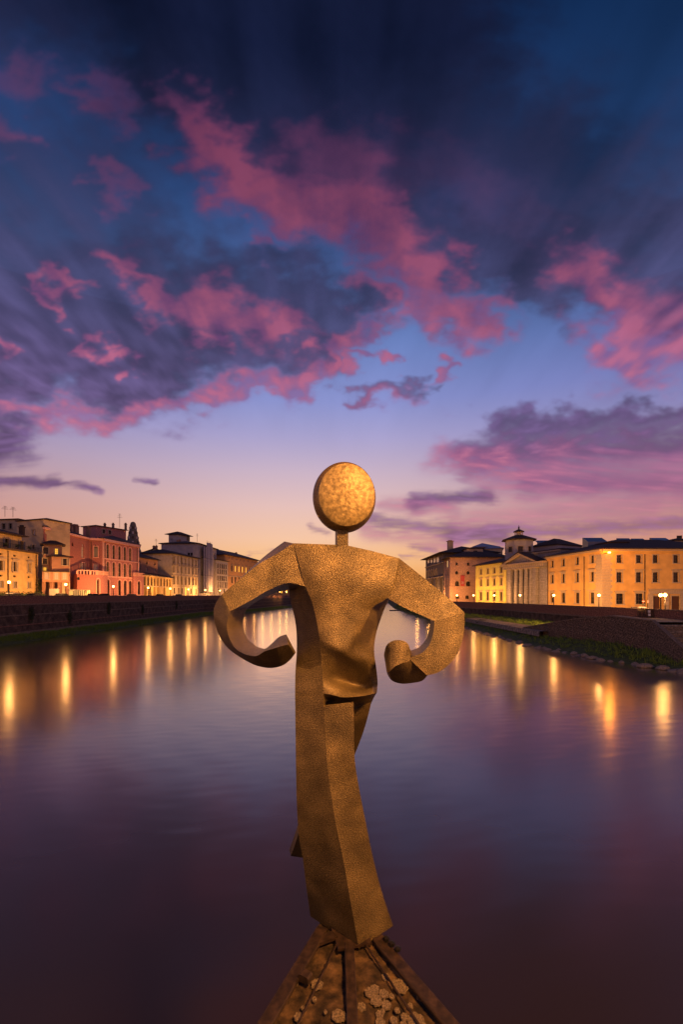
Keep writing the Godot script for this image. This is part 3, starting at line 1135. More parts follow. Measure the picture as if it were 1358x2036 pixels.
func build_left_houses() -> void:
	var Y := LEFT_STREET
	# --- ochre house with grey shutters and a roof terrace
	var f := front(-60, 84.5, 75, 103.4, Y)
	var top := height_at(f, 40, yl(524))
	var holes := openings(f, zls([-120, 5, 128, 257]), yl(655), yl(664), 0.95, 2.0, "hood shut bars dark")
	holes[3].style = "hood blind"
	holes += openings(f, zls([5, 128, 257]), yl(560), yl(572), 0.8, 0.42, "frame bare")
	holes += openings(f, zls([5, 128, 257]), yl(748), yl(755), 0.8, 0.42, "frame bare")
	holes += openings(f, zls([-110, 10, 130, 258]), yl(826), yl(826), 1.0, 1.3, "frame blind")
	var h := house("ochre_house", "ochre house with grey shutters and roof terrace, nearest on the left bank", f, top, 12.0, M.ochre_stucco, holes, null)
	var o: Node3D = h.o
	band(o, f, top - 0.1, top + 0.2, 0.7, M.shutter_brown, "terrace_ledge")
	downpipes(o, f, top, [f.len - 0.8, f.len * 0.5])
	var st := begin()
	for k in 40:
		box(st, f.t * (f.len * k / 39.0) + Vector3(0, 0.5, 0), Vector3(0.04, 1.0, 0.04))
	box(st, f.t * (f.len / 2.0) + Vector3(0, 1.0, 0), Vector3(f.len, 0.07, 0.07), Basis(f.t, Vector3.UP, f.n))
	obj("terrace_rail", st, M.iron, o, Transform3D(Basis.IDENTITY, Vector3(f.a.x, top + 0.2, f.a.z) + f.n * 0.4 - o.position))
	# set-back top storey
	var f2 := front_at(Vector3(f.a.x, top, f.a.z) - f.n * 2.2, Vector3(f.b.x, top, f.b.z) - f.n * 2.2 - f.t * 2.2)
	var t2 := height_at(f2, 30, yl(385))
	var hs := openings(f2, zls([-80, 55, 190]), yl(455), yl(465), 1.1, 2.3, "frame shut dark")
	var pts := [f2.a, f2.b, f2.b - f2.n * 9.0, f2.a - f2.n * 9.0]
	walls(o, pts, top, t2, M.ochre_stucco, {0: hs})
	hip_roof(o, pts, t2, 1.0, 1.6, M.roof_tile, 0.5)
	chimney(o, at(zl(192), yl(362), 104), 0.9, 1.3, M.roof_tile)
	for k in 5:   # pots on the terrace
		tag(potted_plant(Vector3(f.a.x, top + 0.2, f.a.z) + f.t * (2.0 + k * 3.6) - f.n * 0.3), "potted shrub on the roof terrace of the ochre house, %s from the left" % ["first", "second", "third", "fourth", "fifth"][k], "plant", "potted shrubs on the roof terrace")
	# --- tall plain tan house behind
	f = front(zl(150), 110.5, zl(386), 107.5, Y)
	hs = openings(f, [zl(300)], yl(355), yl(355), 0.85, 1.3, "frame pale nobars") + openings(f, [zl(297)], yl(487), yl(487), 0.8, 1.0, "frame dark") + openings(f, [zl(345)], yl(838), yl(838), 0.9, 1.6, "frame dark")
	h = house("tan_house", "tall plain tan house rising behind the ochre house", f, height_at(f, zl(270), yl(248)), 7, M.tan_stucco, hs, M.roof_tile, 0.9, 0.35)
	mast(h.o, at(zl(112), yl(220), 122), 2.8)
	f = front(-50, 119, zl(160), 117, Y)
	h = house("low_tan_house", "lower tan house with flat tiled roof at the left edge behind the ochre house", f, height_at(f, zl(60), yl(242)), 14, M.tan_stucco, openings(f, zls([30, 90]), yl(300), yl(300), 0.9, 1.4, "frame dark"), M.roof_tile, 0.8, 0.4)
	mast(h.o, at(zl(40), yl(215), 126), 3.0)
	# --- small stepped pinkish houses
	f = front(zl(388), 105.0, zl(555), 107.0, Y)
	hs = openings(f, [zl(408)], yl(520), yl(520), 1.0, 1.5, "frame dark") + openings(f, [zl(504)], yl(527), yl(527), 0.7, 1.3, "frame lit") + openings(f, zls([400, 470]), yl(612), yl(620), 0.8, 1.3, "frame dark") + openings(f, [zl(400)], yl(685), yl(685), 0.7, 0.7, "frame lit")
	h = house("stepped_house", "narrow stepped pinkish house with one lit window beside the red palace", f, height_at(f, zl(470), yl(470)), 2.5, M.dusty_pink_stucco, hs, M.roof_tile, 1.0, 0.7)
	o = h.o
	var b1 := front(zl(462), 103.2, zl(622), 105.6, Y)
	b1.a.y = height_at(b1, zl(540), yl(712))
	b1.b.y = b1.a.y
	pts = [b1.a, b1.b, b1.b - b1.n * 3.0, b1.a - b1.n * 3.0]
	walls(o, pts, b1.a.y, height_at(b1, zl(540), yl(578)), M.dusty_pink_stucco, {0: openings(b1, [zl(580)], yl(622), yl(622), 0.75, 1.5, "frame shut dark")})
	hip_roof(o, pts, height_at(b1, zl(540), yl(578)), 0.5, 0.5, M.roof_tile, 0.5)
	b1 = front(zl(375), 101.6, zl(626), 104.4, Y)
	var yb := height_at(b1, zl(500), yl(803))
	b1.a.y = yb
	b1.b.y = yb
	pts = [b1.a, b1.b, b1.b - b1.n * 3.5, b1.a - b1.n * 3.5]
	walls(o, pts, yb, height_at(b1, zl(500), yl(712)), M.dusty_pink_stucco, {0: openings(b1, zls([418, 503, 578]), yl(745), yl(752), 0.8, 1.5, "frame pale") })
	band(o, b1, height_at(b1, zl(500), yl(712)), height_at(b1, zl(500), yl(704)), 0.5, M.roof_tile, "ledge")
	# dark gallery under it
	st = begin()
	for k in 4:
		box(st, b1.t * (b1.len * (k + 0.2) / 3.6) + Vector3(0, (yb - Y) / 2.0, 0) - b1.n * 0.6, Vector3(0.5, yb - Y, 0.5))
	obj("gallery_pillar", st, M.dusty_pink_stucco, o, Transform3D(Basis.IDENTITY, Vector3(b1.a.x, Y, b1.a.z) - o.position))
	red_palace()
	spire()
	# --- brown house and yellow loggia right of the palace
	f = front(zm(60), 158, zm(240), 171, Y)
	hs = openings(f, zms([75, 143, 215]), ym(535), ym(545), 0.95, 1.0, "sill dark") + openings(f, zms([80, 143, 215]), ym(597), ym(602), 0.95, 1.5, "sill pale")
	h = house("brown_house", "small brown house with tiled roof between the red palace and the cream house", f, height_at(f, zm(150), ym(505)), 14, M.brown_stucco, hs, M.roof_tile, 3.0, 0.9)
	f = front(zm(105), 148, zm(368), 178, Y)
	hs = openings(f, zms([125, 155, 185, 215, 243, 272, 300, 325, 350]), ym(708), ym(712), 1.9, 3.0, "arch bare dark")
	hs += openings(f, zms([130, 170, 212, 245, 300]), ym(797), ym(800), 2.4, 4.0, "arch deep dark")
	h = house("yellow_loggia", "long low yellow loggia with two rows of arches and street lamps before it", f, height_at(f, zm(235), ym(662)), 9, M.yellow_loggia, hs, M.roof_tile, 1.3, 0.8)
	band(h.o, f, height_at(f, zm(235), ym(668)), height_at(f, zm(235), ym(660)), 0.35, M.cream_stucco, "cornice")
	band(h.o, f, height_at(f, zm(235), ym(757)), height_at(f, zm(235), ym(750)), 0.25, M.trim_stone)
	# --- cream house
	f = front(zm(368), 177, zm(606), 202, Y)
	top = height_at(f, zm(368), ym(457))
	hs = openings(f, zms([388, 422, 458, 490, 522, 555, 583]), ym(513), ym(540), 1.0, 2.3, "frame dark")
	for k in 7:
		hs[k].style = "frame blind" if k == 4 else "frame dark"
	hs += openings(f, zms([388, 420, 458, 490, 522, 555, 583]), ym(596), ym(612), 1.15, 2.8, "hood blind")
	hs += openings(f, zms([388, 422, 458, 492, 524, 556, 584]), ym(693), ym(707), 1.4, 3.4, "arch ring dark")
	hs += openings(f, zms([392, 430, 462, 540, 585]), ym(790), ym(795), 1.2, 2.2, "sill dark")
	hs += openings(f, [zm(495)], ym(795), ym(795), 1.7, 4.0, "arch door lit nobars")
	h = house("cream_house", "cream five storey house with rows of shuttered and arched windows", f, top, 15, M.cream_stucco, hs, M.roof_tile, 2.4, 1.2)
	downpipes(h.o, f, top, [0.5, f.len * 0.31, f.len * 0.74, f.len - 0.5])
	for y in [560, 648, 750]:
		band(h.o, f, height_at(f, zm(368), ym(y)), height_at(f, zm(368), ym(y - 7)), 0.2, M.trim_stone)
	# the broad blank gable that shows above the loggia
	var gx := [zm(40), zm(368)]
	var ga := ground_at(gx[0], 185, Y)
	var gb := ground_at(gx[1], 183, Y)
	st = begin()
	var gl := at(zm(75), ym(470), 185)
	var gp := at(zm(215), ym(414), 184)
	var gr := at(zm(372), ym(462), 183)
	var bk := Vector3(-4, 0, -14)
	for k in 2:
		var off := bk * k
		var sgn := Vector3(0, 0, 1.0 - 2.0 * k)
		quad(st, ga + off, gb + off, Vector3(gb.x, gr.y, gb.z) + off, Vector3(ga.x, gl.y, ga.z) + off, sgn)
		tri(st, Vector3(ga.x, gl.y, ga.z) + off, Vector3(gb.x, gr.y, gb.z) + off, gp + off, sgn)
	quad(st, ga, ga + bk, Vector3(ga.x, gl.y, ga.z) + bk, Vector3(ga.x, gl.y, ga.z), Vector3.LEFT)
	var w := obj("gable_house", st, M.cream_stucco, self)
	tag(w, "broad blank cream gable wall rising over the yellow loggia", "building")
	st = begin()
	for sgn in [-1.0, 1.0]:
		var e: Vector3 = (Vector3(ga.x, gl.y, ga.z) if sgn < 0 else Vector3(gb.x, gr.y, gb.z))
		var out: Vector3 = (e - gp) * 1.06 + gp
		var z := Vector3(0, 0, 0.5)
		quad(st, out + z, gp + z, gp + bk - z, out + bk - z, Vector3(sgn * 0.3, 1, 0).normalized())
		quad(st, out + z + Vector3(0, 0.3, 0), gp + z + Vector3(0, 0.3, 0), gp + bk - z + Vector3(0, 0.3, 0), out + bk - z + Vector3(0, 0.3, 0), Vector3(sgn * 0.3, 1, 0).normalized())
		quad(st, out + z, gp + z, gp + z + Vector3(0, 0.3, 0), out + z + Vector3(0, 0.3, 0), Vector3(0, 0, 1))
	obj("roof", st, M.roof_tile, w)
	# --- grey house with altana and scaffold sheets
	f = front(zm(604), 206, zm(768), 232, Y)
	top = height_at(f, zm(604), ym(366))
	hs = openings(f, zms([728, 752]), ym(470), ym(478), 1.2, 2.2, "frame dark") + openings(f, zms([728, 752]), ym(560), ym(566), 1.2, 2.4, "frame dark") + openings(f, zms([728, 752]), ym(640), ym(644), 1.2, 2.4, "frame dark") + openings(f, zms([728, 752]), ym(720), ym(722), 1.2, 2.6, "frame pale")
	h = house("grey_house", "tall grey house with a roof belvedere and scaffold sheeting on its front", f, top, 17, M.grey_stucco, hs, M.roof_tile, 2.0, 1.0, openings(front_at(f.a - f.n * 17, f.a, ), [zm(545), zm(520)], ym(462), ym(460), 1.0, 1.4, "sill dark"))
	o = h.o
	var tw := []
	for v in [[465, 223, 0], [560, 230, 0], [560, 230, 1], [465, 223, 1]]:
		tw.append(ground_at(zm(v[0]), v[1], Y) - f.n * (2.0 + 5.0 * v[2]))
	var ty0: float = top
	var ty1 := at(zm(515), ym(297), 228).y
	var tf := front_at(tw[0], tw[1])
	walls(o, tw, ty0, ty1, M.grey_stucco, {0: openings(tf, [zm(515)], ym(318), ym(318), 2.4, 2.6, "arch dark bare")})
	hip_roof(o, tw, ty1, 1.2, 1.7, M.roof_tile, 0.5)
	# scaffold: sheets hung in front of poles
	var sc := thing("scaffold", "scaffolding hung with pale vertical sheets on the grey house front", "scaffold", f.a)
	for k in 6:
		var u0: float = f.len * (0.10 + 0.085 * k)
		var sheet := begin()
		var hh: float = top - Y + (1.4 if k > 1 else -0.8)
		for i in 6:
			var c0: float = u0 + i * f.len * 0.08 / 6.0
			var c1: float = u0 + (i + 1) * f.len * 0.08 / 6.0
			var p0: float = 1.5 + 0.16 * sin(i * 2.0 + k)
			var p1: float = 1.5 + 0.16 * sin((i + 1) * 2.0 + k)
			var a: Vector3 = f.t * c0 + f.n * p0
			var b: Vector3 = f.t * c1 + f.n * p1
			face(sheet, a + Vector3(0, 2.6, 0), b + Vector3(0, 2.6, 0), b + Vector3(0, hh, 0), a + Vector3(0, hh, 0), -f.n * 30.0)
		obj("sheet", sheet, M.tarp, sc)
		st = begin()
		box(st, f.t * u0 + f.n * 1.66 + Vector3(0, hh / 2.0 + 0.4, 0), Vector3(0.1, hh + 0.8, 0.1))
		obj("pole", st, M.iron, sc)
	for k in 3:
		st = begin()
		box(st, f.t * (f.len * 0.35) + f.n * 1.0 + Vector3(0, 2.4 + k * 8.0, 0), Vector3(f.len * 0.52, 0.12, 1.2), Basis(f.t, Vector3.UP, f.n))
		obj("deck", st, M.iron, sc)
	# --- white house
	f = front(zm(768), 229, zm(871), 242, Y)
	hs = []
	for y in [[567, 575], [617, 624], [677, 682]]:
		hs += openings(f, zms([782, 802, 820, 836, 855]), ym(y[0]), ym(y[1]), 1.2, 2.3, "frame dark")
	hs += openings(f, zms([784, 806, 826, 846, 860]), ym(738), ym(740), 0.9, 3.0, "frame dark") + openings(f, zms([790, 840]), ym(797), ym(797), 1.5, 2.4, "sill dark")
	h = house("white_house", "narrow white house with many dark windows beside the scaffolded house", f, height_at(f, zm(768), ym(512)), 14, M.white_stucco, hs, M.roof_tile, 1.0, 0.8)
	# --- orange palace
	f = front(zm(840), 240, zm(1140), 282, Y)
	top = height_at(f, zm(870), ym(472))
	hs = openings(f, zms([908, 940, 973, 1004, 1036, 1068, 1100]), ym(597), ym(607), 1.5, 3.2, "hood lit nobars")
	for k in [0, 5, 6]:
		hs[k].style = "hood dark"
	hs += openings(f, zms([880, 915, 950, 985, 1020, 1055, 1090, 1115]), ym(502), ym(522), 1.0, 1.1, "sill pale nobars")
	hs += openings(f, zms([908, 940, 973, 1004, 1036, 1068]), ym(695), ym(700), 1.6, 3.6, "arch ring dark")
	hs += openings(f, zms([912, 975, 1030]), ym(790), ym(795), 1.8, 3.2, "arch dark")
	h = house("orange_palace", "long orange palace with a row of lit yellow windows under wide eaves", f, top, 22, M.orange_stucco, hs, M.purple_roof, 4.2, 1.6)
	band(h.o, f, height_at(f, zm(870), ym(660)), height_at(f, zm(870), ym(652)), 0.3, M.trim_stone)
	chimney(h.o, at(zm(1016), ym(474), 272) - f.n * 5.0, 1.2, 1.6, M.orange_stucco)
	for q in [[zm(205), ym(400), 190], [zm(228), ym(398), 190], [zm(420), ym(345), 212], [zm(440), ym(340), 214], [zm(710), ym(372), 222], [zm(330), ym(448), 190]]:
		chimney(h.o, at(q[0], q[1] + 3.0, q[2]), 0.8, 0.9, M.brown_stucco)
	for q in [[zm(225), ym(392), 192, 3.2], [zm(368), ym(374), 205, 3.0], [zm(596), ym(352), 216, 4.0]]:
		mast(h.o, at(q[0], q[1], q[2]), q[3])
	# --- far along the bend, seen under the raised arm
	f = front(520, 345, 640, 385, Y)
	hs = openings(f, [535, 548, 560, 570, 580, 592, 605, 618], 1176, 1177, 1.5, 2.2, "sill lit nobars")
	house("far_quay_house", "reddish house with lit ground floor far along the left bank seen under the arm", f, 13.5, 14, M.orange_stucco, hs, M.roof_tile, 2.0, 0.8)
	f = front(700, 560, 830, 640, Y)
	hs = openings(f, [730, 745, 760, 775, 790, 805], 1172, 1174, 2.0, 3.0, "sill dark nobars")
	house("distant_rose_house", "rose coloured house at the river bend seen beneath the right arm", f, 15.5, 18, M.rose_brick, hs, M.roof_tile, 2.2, 0.9)


func red_palace() -> void:
	var Y := LEFT_STREET
	var f1 := front(zl(386), 107.0, zl(800), 128.0, Y)
	var p2 := ground_at(zl(918), 129.5, Y)
	var p3 := ground_at(zl(1246), 147.0, Y)
	var f2 := front_at(f1.b, p2)
	var f3 := front_at(p2, p3)
	var top := height_at(f3, zl(920), yl(412))
	var top1 := height_at(f1, zl(386), yl(305))
	var o := thing("red_palace", "large red brick palace with arched windows and a long side wall on the left bank", "building", (f1.b + p2) / 2.0)
	var back := Vector3(-16, 0, -24.4)
	var h1 := openings(f1, zls([468, 508, 598]), yl(412), yl(432), 1.2, 2.1, "arch ring dark") + openings(f1, [zl(650)], yl(462), yl(462), 0.8, 1.0, "arch dark bare") + openings(f1, [zl(740)], yl(535), yl(535), 1.3, 3.0, "sill pale")
	h1 += openings(f1, [zl(742)], yl(470), yl(470), 0.9, 0.9, "arch pale bare") + openings(f1, [zl(742)], yl(668), yl(668), 1.3, 2.3, "frame shut pale") + openings(f1, [zl(412)], yl(350), yl(350), 0.9, 1.0, "bare dark") + openings(f1, [zl(702)], yl(770), yl(770), 0.9, 0.9, "bare dark")
	h1 += openings(f1, zls([648, 655]), yl(540), yl(615), 0.4, 0.4, "bare dark")
	var h2 := openings(f2, [zl(860)], yl(530), yl(530), 0.95, 3.0, "frame blind") + openings(f2, [zl(858)], yl(685), yl(685), 0.9, 2.6, "frame pale") + openings(f2, [zl(858)], yl(480), yl(480), 0.7, 0.7, "arch bare dark")
	var xs := zls([966, 1020, 1072, 1120, 1167])
	var h3 := openings(f3, xs, yl(530), yl(555), 1.45, 4.3, "arch ring")
	h3 += openings(f3, xs, yl(690), yl(700), 1.45, 4.4, "arch ring")
	h3 += openings(f3, zls([968, 1072, 1122, 1168]), yl(852), yl(852), 1.5, 4.6, "arch ring dark")
	for s in [[f1, top1, h1, M.red_brick], [f2, top, h2, M.red_brick], [f3, top, h3, M.rose_brick]]:
		obj("wall", pierced(s[0], Y, s[1], s[2]), s[3], o, Transform3D(Basis.IDENTITY, -o.position))
		place_windows(o, s[0], s[2], M.rose_trim)
	for e in [[p3, p3 + back], [p3 + back, f1.a + back], [f1.a + back, f1.a]]:
		obj("wall", pierced(front_at(e[0], e[1]), Y, top, []), M.red_brick, o, Transform3D(Basis.IDENTITY, -o.position))
	# brick courses, cornices, corner strips
	for y in [592, 752]:
		band(o, f3, height_at(f3, zl(920), yl(y)), height_at(f3, zl(920), yl(y - 9)), 0.25, M.rose_trim)
	band(o, f3, top - 0.7, top, 0.7, M.rose_trim, "cornice")
	band(o, f2, top - 0.6, top, 0.5, M.rose_trim, "cornice")
	band(o, f1, top1 - 0.5, top1, 0.45, M.rose_trim, "cornice")
	for u in [0.35, f3.len - 0.35]:
		band(o, f3, Y, top - 0.7, 0.14, M.rose_trim, "corner_strip", u - 0.3, u + 0.3)
	hip_roof(o, [f1.a, f1.b, f1.b + Vector3(-12, 0, -18), f1.a + Vector3(-12, 0, -18)], top1, 0.5, 2.0, M.purple_roof, 0.5)
	hip_roof(o, [Vector3(p2.x, 0, p2.z), Vector3(p3.x, 0, p3.z), p3 + Vector3(-13, 0, -14), p2 + Vector3(-13, 0, -14)], top + 0.02, 0.9, 2.6, M.purple_roof, 0.5)
	for x in [430, 460, 520, 540, 580, 632, 668, 685, 790]:
		var d := lerpf(108.0, 128.0, (x - 386.0) / 414.0)
		chimney(o, at(zl(x), yl(316 + (x - 430) * 0.13), d + 4.0), 1.0, 1.5, M.brown_stucco)
	downpipes(o, f3, top - 0.7, [1.0, f3.len - 1.0])
	downpipes(o, f2, top - 0.7, [f2.len * 0.15])
	# attic storey
	var a0 := front(zl(862), 140, zl(1132), 150, Y)
	var ay0 := top + 0.4
	var ay1 := height_at(a0, zl(1000), yl(318))
	var pts := [a0.a, a0.b, a0.b - a0.n * 6.0, a0.a - a0.n * 6.0]
	walls(o, pts, ay0, ay1, M.rose_brick, {0: openings(a0, zls([930, 985]), yl(350), yl(352), 0.9, 1.2, "frame dark")})
	hip_roof(o, pts, ay1, 0.5, 0.6, M.purple_roof, 0.5, "attic_roof")
	for x in [940, 1015, 1128]:
		chimney(o, at(zl(x), yl(312), 146), 0.6, 1.0, M.dark_stone)
	mast(o, at(zl(1074), yl(312), 147), 4.5)
	# low wings with balustrades
	var w1 := front(zl(815), 122.0, zl(918), 127.5, Y)
	w1 = front_at(w1.a + w1.n * 1.5, w1.b + w1.n * 1.5)
	var wt := height_at(w1, zl(870), yl(738))
	pts = [w1.a, w1.b, w1.b - w1.n * 4.0, w1.a - w1.n * 4.0]
	walls(o, pts, Y, wt, M.rose_brick, {0: openings(w1, [zl(878)], yl(850), yl(850), 1.5, 4.6, "arch ring dark")}, M.rose_trim)
	var f4 := front_at(f1.a.lerp(f1.b, 0.52) + f1.n * 2.0, w1.a)
	pts = [f4.a, f4.b, f4.b - f4.n * 2.0, f4.a - f4.n * 2.0]
	walls(o, pts, Y, wt, M.red_brick, {0: openings(f4, [zl(702)], yl(770), yl(770), 0.7, 0.7, "arch bare dark")}, M.rose_trim)
	var w3 := front(zl(1200), 143.0, zl(1292), 148.0, Y)
	pts = [w3.a, w3.b, w3.b - w3.n * 6.0, w3.a - w3.n * 6.0]
	var wt3 := height_at(w3, zl(1250), yl(752))
	walls(o, pts, Y, wt3, M.rose_brick, {0: openings(w3, [zl(1248)], yl(855), yl(855), 1.5, 4.4, "arch ring dark")}, M.rose_trim)
	for s in [[w1, wt], [f4, wt], [w3, wt3]]:
		var fr: Dictionary = s[0]
		var st := begin()
		var n := int(fr.len / 0.7)
		for k in n + 1:
			box(st, Vector3(fr.len * k / n - fr.len / 2.0, 0.5, 0), Vector3(0.24 if k % 4 else 0.5, 1.0, 0.3))
		box(st, Vector3(0, 1.06, 0), Vector3(fr.len + 0.3, 0.2, 0.46))
		obj("balustrade", st, M.rose_trim, o, Transform3D(Basis(fr.t, Vector3.UP, fr.n), (fr.a + fr.b) / 2.0 + Vector3(0, s[1] - Y, 0) - o.position))


func spire() -> void:
	var d := 178.0
	var base := at(zl(1195), yl(440), d)
	var tip := at(zl(1188), yl(258), d)
	var foot := Vector3(base.x, LEFT_STREET, base.z)
	var o := thing("bell_tower", "slender tapering stone spire rising behind the red palace", "tower", foot)
	var st := begin()
	var h := tip.y - foot.y
	var hb := base.y - foot.y
	lathe(st, Vector3.ZERO, [Vector2(4.0, 0), Vector2(4.0, hb * 0.7)], 8)
	obj("shaft", st, M.dark_stone, o)
	st = begin()
	var prof := []
	for k in 15:
		var t := k / 14.0
		var r := lerpf(4.0, 1.05, pow(t, 0.75))
		prof.append(Vector2(r * (1.04 if k % 2 else 0.97), lerpf(hb * 0.7, h - 0.8, t)))
	prof.append(Vector2(0.7, h - 0.3))
	prof.append(Vector2(0.0, h))
	lathe(st, Vector3.ZERO, prof, 8)
	obj("spire", st, M.dark_stone, o)
	for ring in 4:
		for k in 8:
			var a := TAU * (k + 0.5) / 8.0
			var t := 0.45 + ring * 0.14
			var r := lerpf(4.0, 1.05, pow(t, 0.75)) * 0.95
			st = begin()
			box(st, Vector3.ZERO, Vector3(0.5, 0.9, 0.24))
			obj("opening", st, M.pale_glass if (ring + k) % 2 else M.shutter_brown, o, Transform3D(Basis(Vector3.UP, PI / 2.0 - a), Vector3(cos(a) * r, lerpf(hb * 0.7, h - 0.8, t), sin(a) * r)))


func zr(x: float) -> float:   # survey close-up of the middle right bank
	return 800.0 + x / 4.527


func zrs(xs: Array) -> Array:
	return xs.map(func(x): return 800.0 + x / 4.527)


func zq(x: float) -> float:   # survey close-up of the near right bank
	return 1060.0 + x / 4.557


func zqs(xs: Array) -> Array:
	return xs.map(func(x): return 1060.0 + x / 4.557)


func yq(y: float) -> float:
	return 1030.0 + y / 4.557


func build_right_houses() -> void:
	var Y := RIGHT_STREET
	# --- golden corner building
	var f := front(zq(628), 100, 1480, 100, Y)          # the front that faces the bridge
	var g := front(zq(132), 121, zq(628), 100, Y)       # the front along the river
	var top := height_at(f, zq(628), yq(284))
	var o := thing("golden_corner_building", "long golden three storey building with a brightly lit corner on the right bank", "building", f.a)
	var cols := zqs([783, 960, 1112, 1297, 1470, 1640])
	var h1 := openings(f, cols, yq(369), yq(375), 1.15, 1.75, "frame dark")
	h1 += openings(f, cols, yq(534), yq(540), 1.2, 2.2, "hood dark")
	h1 += openings(f, zqs([788, 966]), yq(732), yq(732), 1.6, 2.3, "hood dark")
	h1 += openings(f, zqs([1115, 1300]), yq(772), yq(772), 2.0, 3.1, "door frame wood")
	var sc := zqs([178, 278, 405, 540])
	var h2 := openings(g, sc, yq(416), yq(376), 1.15, 1.75, "frame dark")
	h2 += openings(g, sc, yq(552), yq(534), 1.2, 2.2, "hood dark")
	h2 += openings(g, sc, yq(721), yq(727), 1.5, 2.5, "hood dark")
	for s in [[f, h1], [g, h2]]:
		obj("wall", pierced(s[0], Y, top, s[1]), M.golden_stucco, o, Transform3D(Basis.IDENTITY, -o.position))
		place_windows(o, s[0], s[1], M.trim_stone)
		band(o, s[0], top - 0.75, top - 0.35, 0.35, M.golden_stucco, "cornice")
		band(o, s[0], top - 0.35, top, 0.65, M.trim_stone, "cornice")
	var inner: Vector3 = g.a + (f.b - f.a)
	for e in [[f.b, inner], [inner, g.a]]:
		obj("wall", pierced(front_at(e[0], e[1]), Y, top, []), M.golden_stucco, o, Transform3D(Basis.IDENTITY, -o.position))
	downpipes(o, g, top - 0.8, [0.4, g.len * 0.72])
	downpipes(o, f, top - 0.8, [f.len * 0.30, f.len * 0.62])
	# stone corner: quoins on both fronts
	var n := int((top - Y - 0.8) / 0.62)
	for k in n:
		for s in [[f, 0.0], [g, 1.0]]:
			var fr: Dictionary = s[0]
			var w := 2.3 if (k % 2 == 0) == (s[1] == 0.0) else 1.9
			var u: float = w / 2.0 - 0.04 if s[1] == 0.0 else fr.len - w / 2.0 + 0.04
			var st := begin()
			box(st, Vector3.ZERO, Vector3(w, 0.58, 0.1))
			obj("quoin", st, M.trim_stone, o, Transform3D(Basis(fr.t, Vector3.UP, fr.n), fr.a + fr.t * u + fr.n * 0.03 + Vector3(0, 0.31 + k * 0.62, 0) - o.position))
	# great stone portal round the two doors
	for s in [[1062, 0.5], [1208, 0.45], [1352, 0.5]]:
		var u := on_front(f, zq(s[0]), yq(740)).x
		band(o, f, Y, height_at(f, zq(1200), yq(690)), 0.3, M.trim_stone, "portal_pier", u - s[1], u + s[1])
	var u0 := on_front(f, zq(1050), yq(740)).x
	var u1 := on_front(f, zq(1364), yq(740)).x
	band(o, f, height_at(f, zq(1200), yq(690)), height_at(f, zq(1200), yq(650)), 0.36, M.trim_stone, "portal_lintel", u0, u1)
	band(o, f, height_at(f, zq(1200), yq(650)), height_at(f, zq(1200), yq(642)), 0.6, M.trim_stone, "portal_cornice", u0 - 0.2, u1 + 0.2)
	hip_roof(o, [f.a, f.b, inner, g.a], top, 0.9, 3.2, M.roof_tile, 0.5)
	# roof rooms and skylights
	for s in [[690, 858, 250, 207, 106, M.brown_stucco], [1290, 1420, 262, 190, 112, M.brown_stucco]]:
		var p0 := at(zq(s[0]), yq(s[2]), s[4])
		var p1 := at(zq(s[1]), yq(s[3]), s[4])
		var rf := front_at(Vector3(p0.x, p0.y - 1.5, p0.z), Vector3(p1.x, p0.y - 1.5, p1.z))
		var pts := [rf.a, rf.b, rf.b - rf.n * 5.0, rf.a - rf.n * 5.0]
		walls(o, pts, p0.y - 1.5, p1.y - 0.4, M.golden_stucco if s[0] < 1000 else M.tan_stucco)
		hip_roof(o, pts, p1.y - 0.4, 0.35, 0.6, M.roof_tile, 0.5, "roof_room_roof")
	for s in [[500, 680, 205, 113], [815, 930, 209, 114], [950, 1060, 212, 113], [1120, 1270, 205, 116]]:
		var p0 := at(zq(s[0]), yq(s[2] + 9), s[3])
		var p1 := at(zq(s[1]), yq(s[2] + 9), s[3])
		var st := begin()
		var up := Vector3(0, 1.3, -2.6)
		face(st, p0, p1, p1 + up, p0 + up, p0 - Vector3(0, 20, 10))
		face(st, p0 - Vector3(0, 1.6, 0), p1 - Vector3(0, 1.6, 0), p1, p0, p0 - Vector3(0, 0, 10))
		face(st, p0 - Vector3(0, 1.6, 0), p0, p0 + up, p0 + up - Vector3(0, 2.6, 0), p1)
		face(st, p1 - Vector3(0, 1.6, 0), p1, p1 + up, p1 + up - Vector3(0, 2.6, 0), p0)
		obj("skylight", st, M.roof_glass, o, Transform3D(Basis.IDENTITY, -o.position))
	church()
	# --- lemon house
	f = front(zr(662), 155.5, zr(934), 137.5, Y)
	top = height_at(f, zr(930), 1000 + 535 / 4.527)
	var hs := openings(f, zrs([710, 772, 830, 892]), 1000 + 620 / 4.527, 1000 + 605 / 4.527, 1.3, 1.7, "frame dark")
	hs += openings(f, zrs([711, 772, 830, 892]), 1000 + 718 / 4.527, 1000 + 710 / 4.527, 1.3, 2.2, "hood dark")
	hs += openings(f, zrs([710, 771, 830, 892]), 1000 + 838 / 4.527, 1000 + 842 / 4.527, 1.5, 2.7, "hood dark")
	house("lemon_house", "lemon yellow four bay house with grey window hoods left of the church", f, top, 14, M.lemon_stucco, hs, M.roof_tile, 2.4, 1.0)
	# --- pink stone tower house, front towards the bridge and side along the river
	f = front(zr(430), 165, zr(960), 165, Y)
	g = front(zr(376), 178, zr(430), 165, Y)
	top = height_at(f, zr(430), 1000 + 492 / 4.527)
	hs = openings(f, zrs([490, 595]), 1000 + 550 / 4.527, 1000 + 550 / 4.527, 0.8, 1.1, "sill dark") + openings(f, zrs([491, 593]), 1000 + 628 / 4.527, 1000 + 628 / 4.527, 1.0, 1.2, "arch dark")
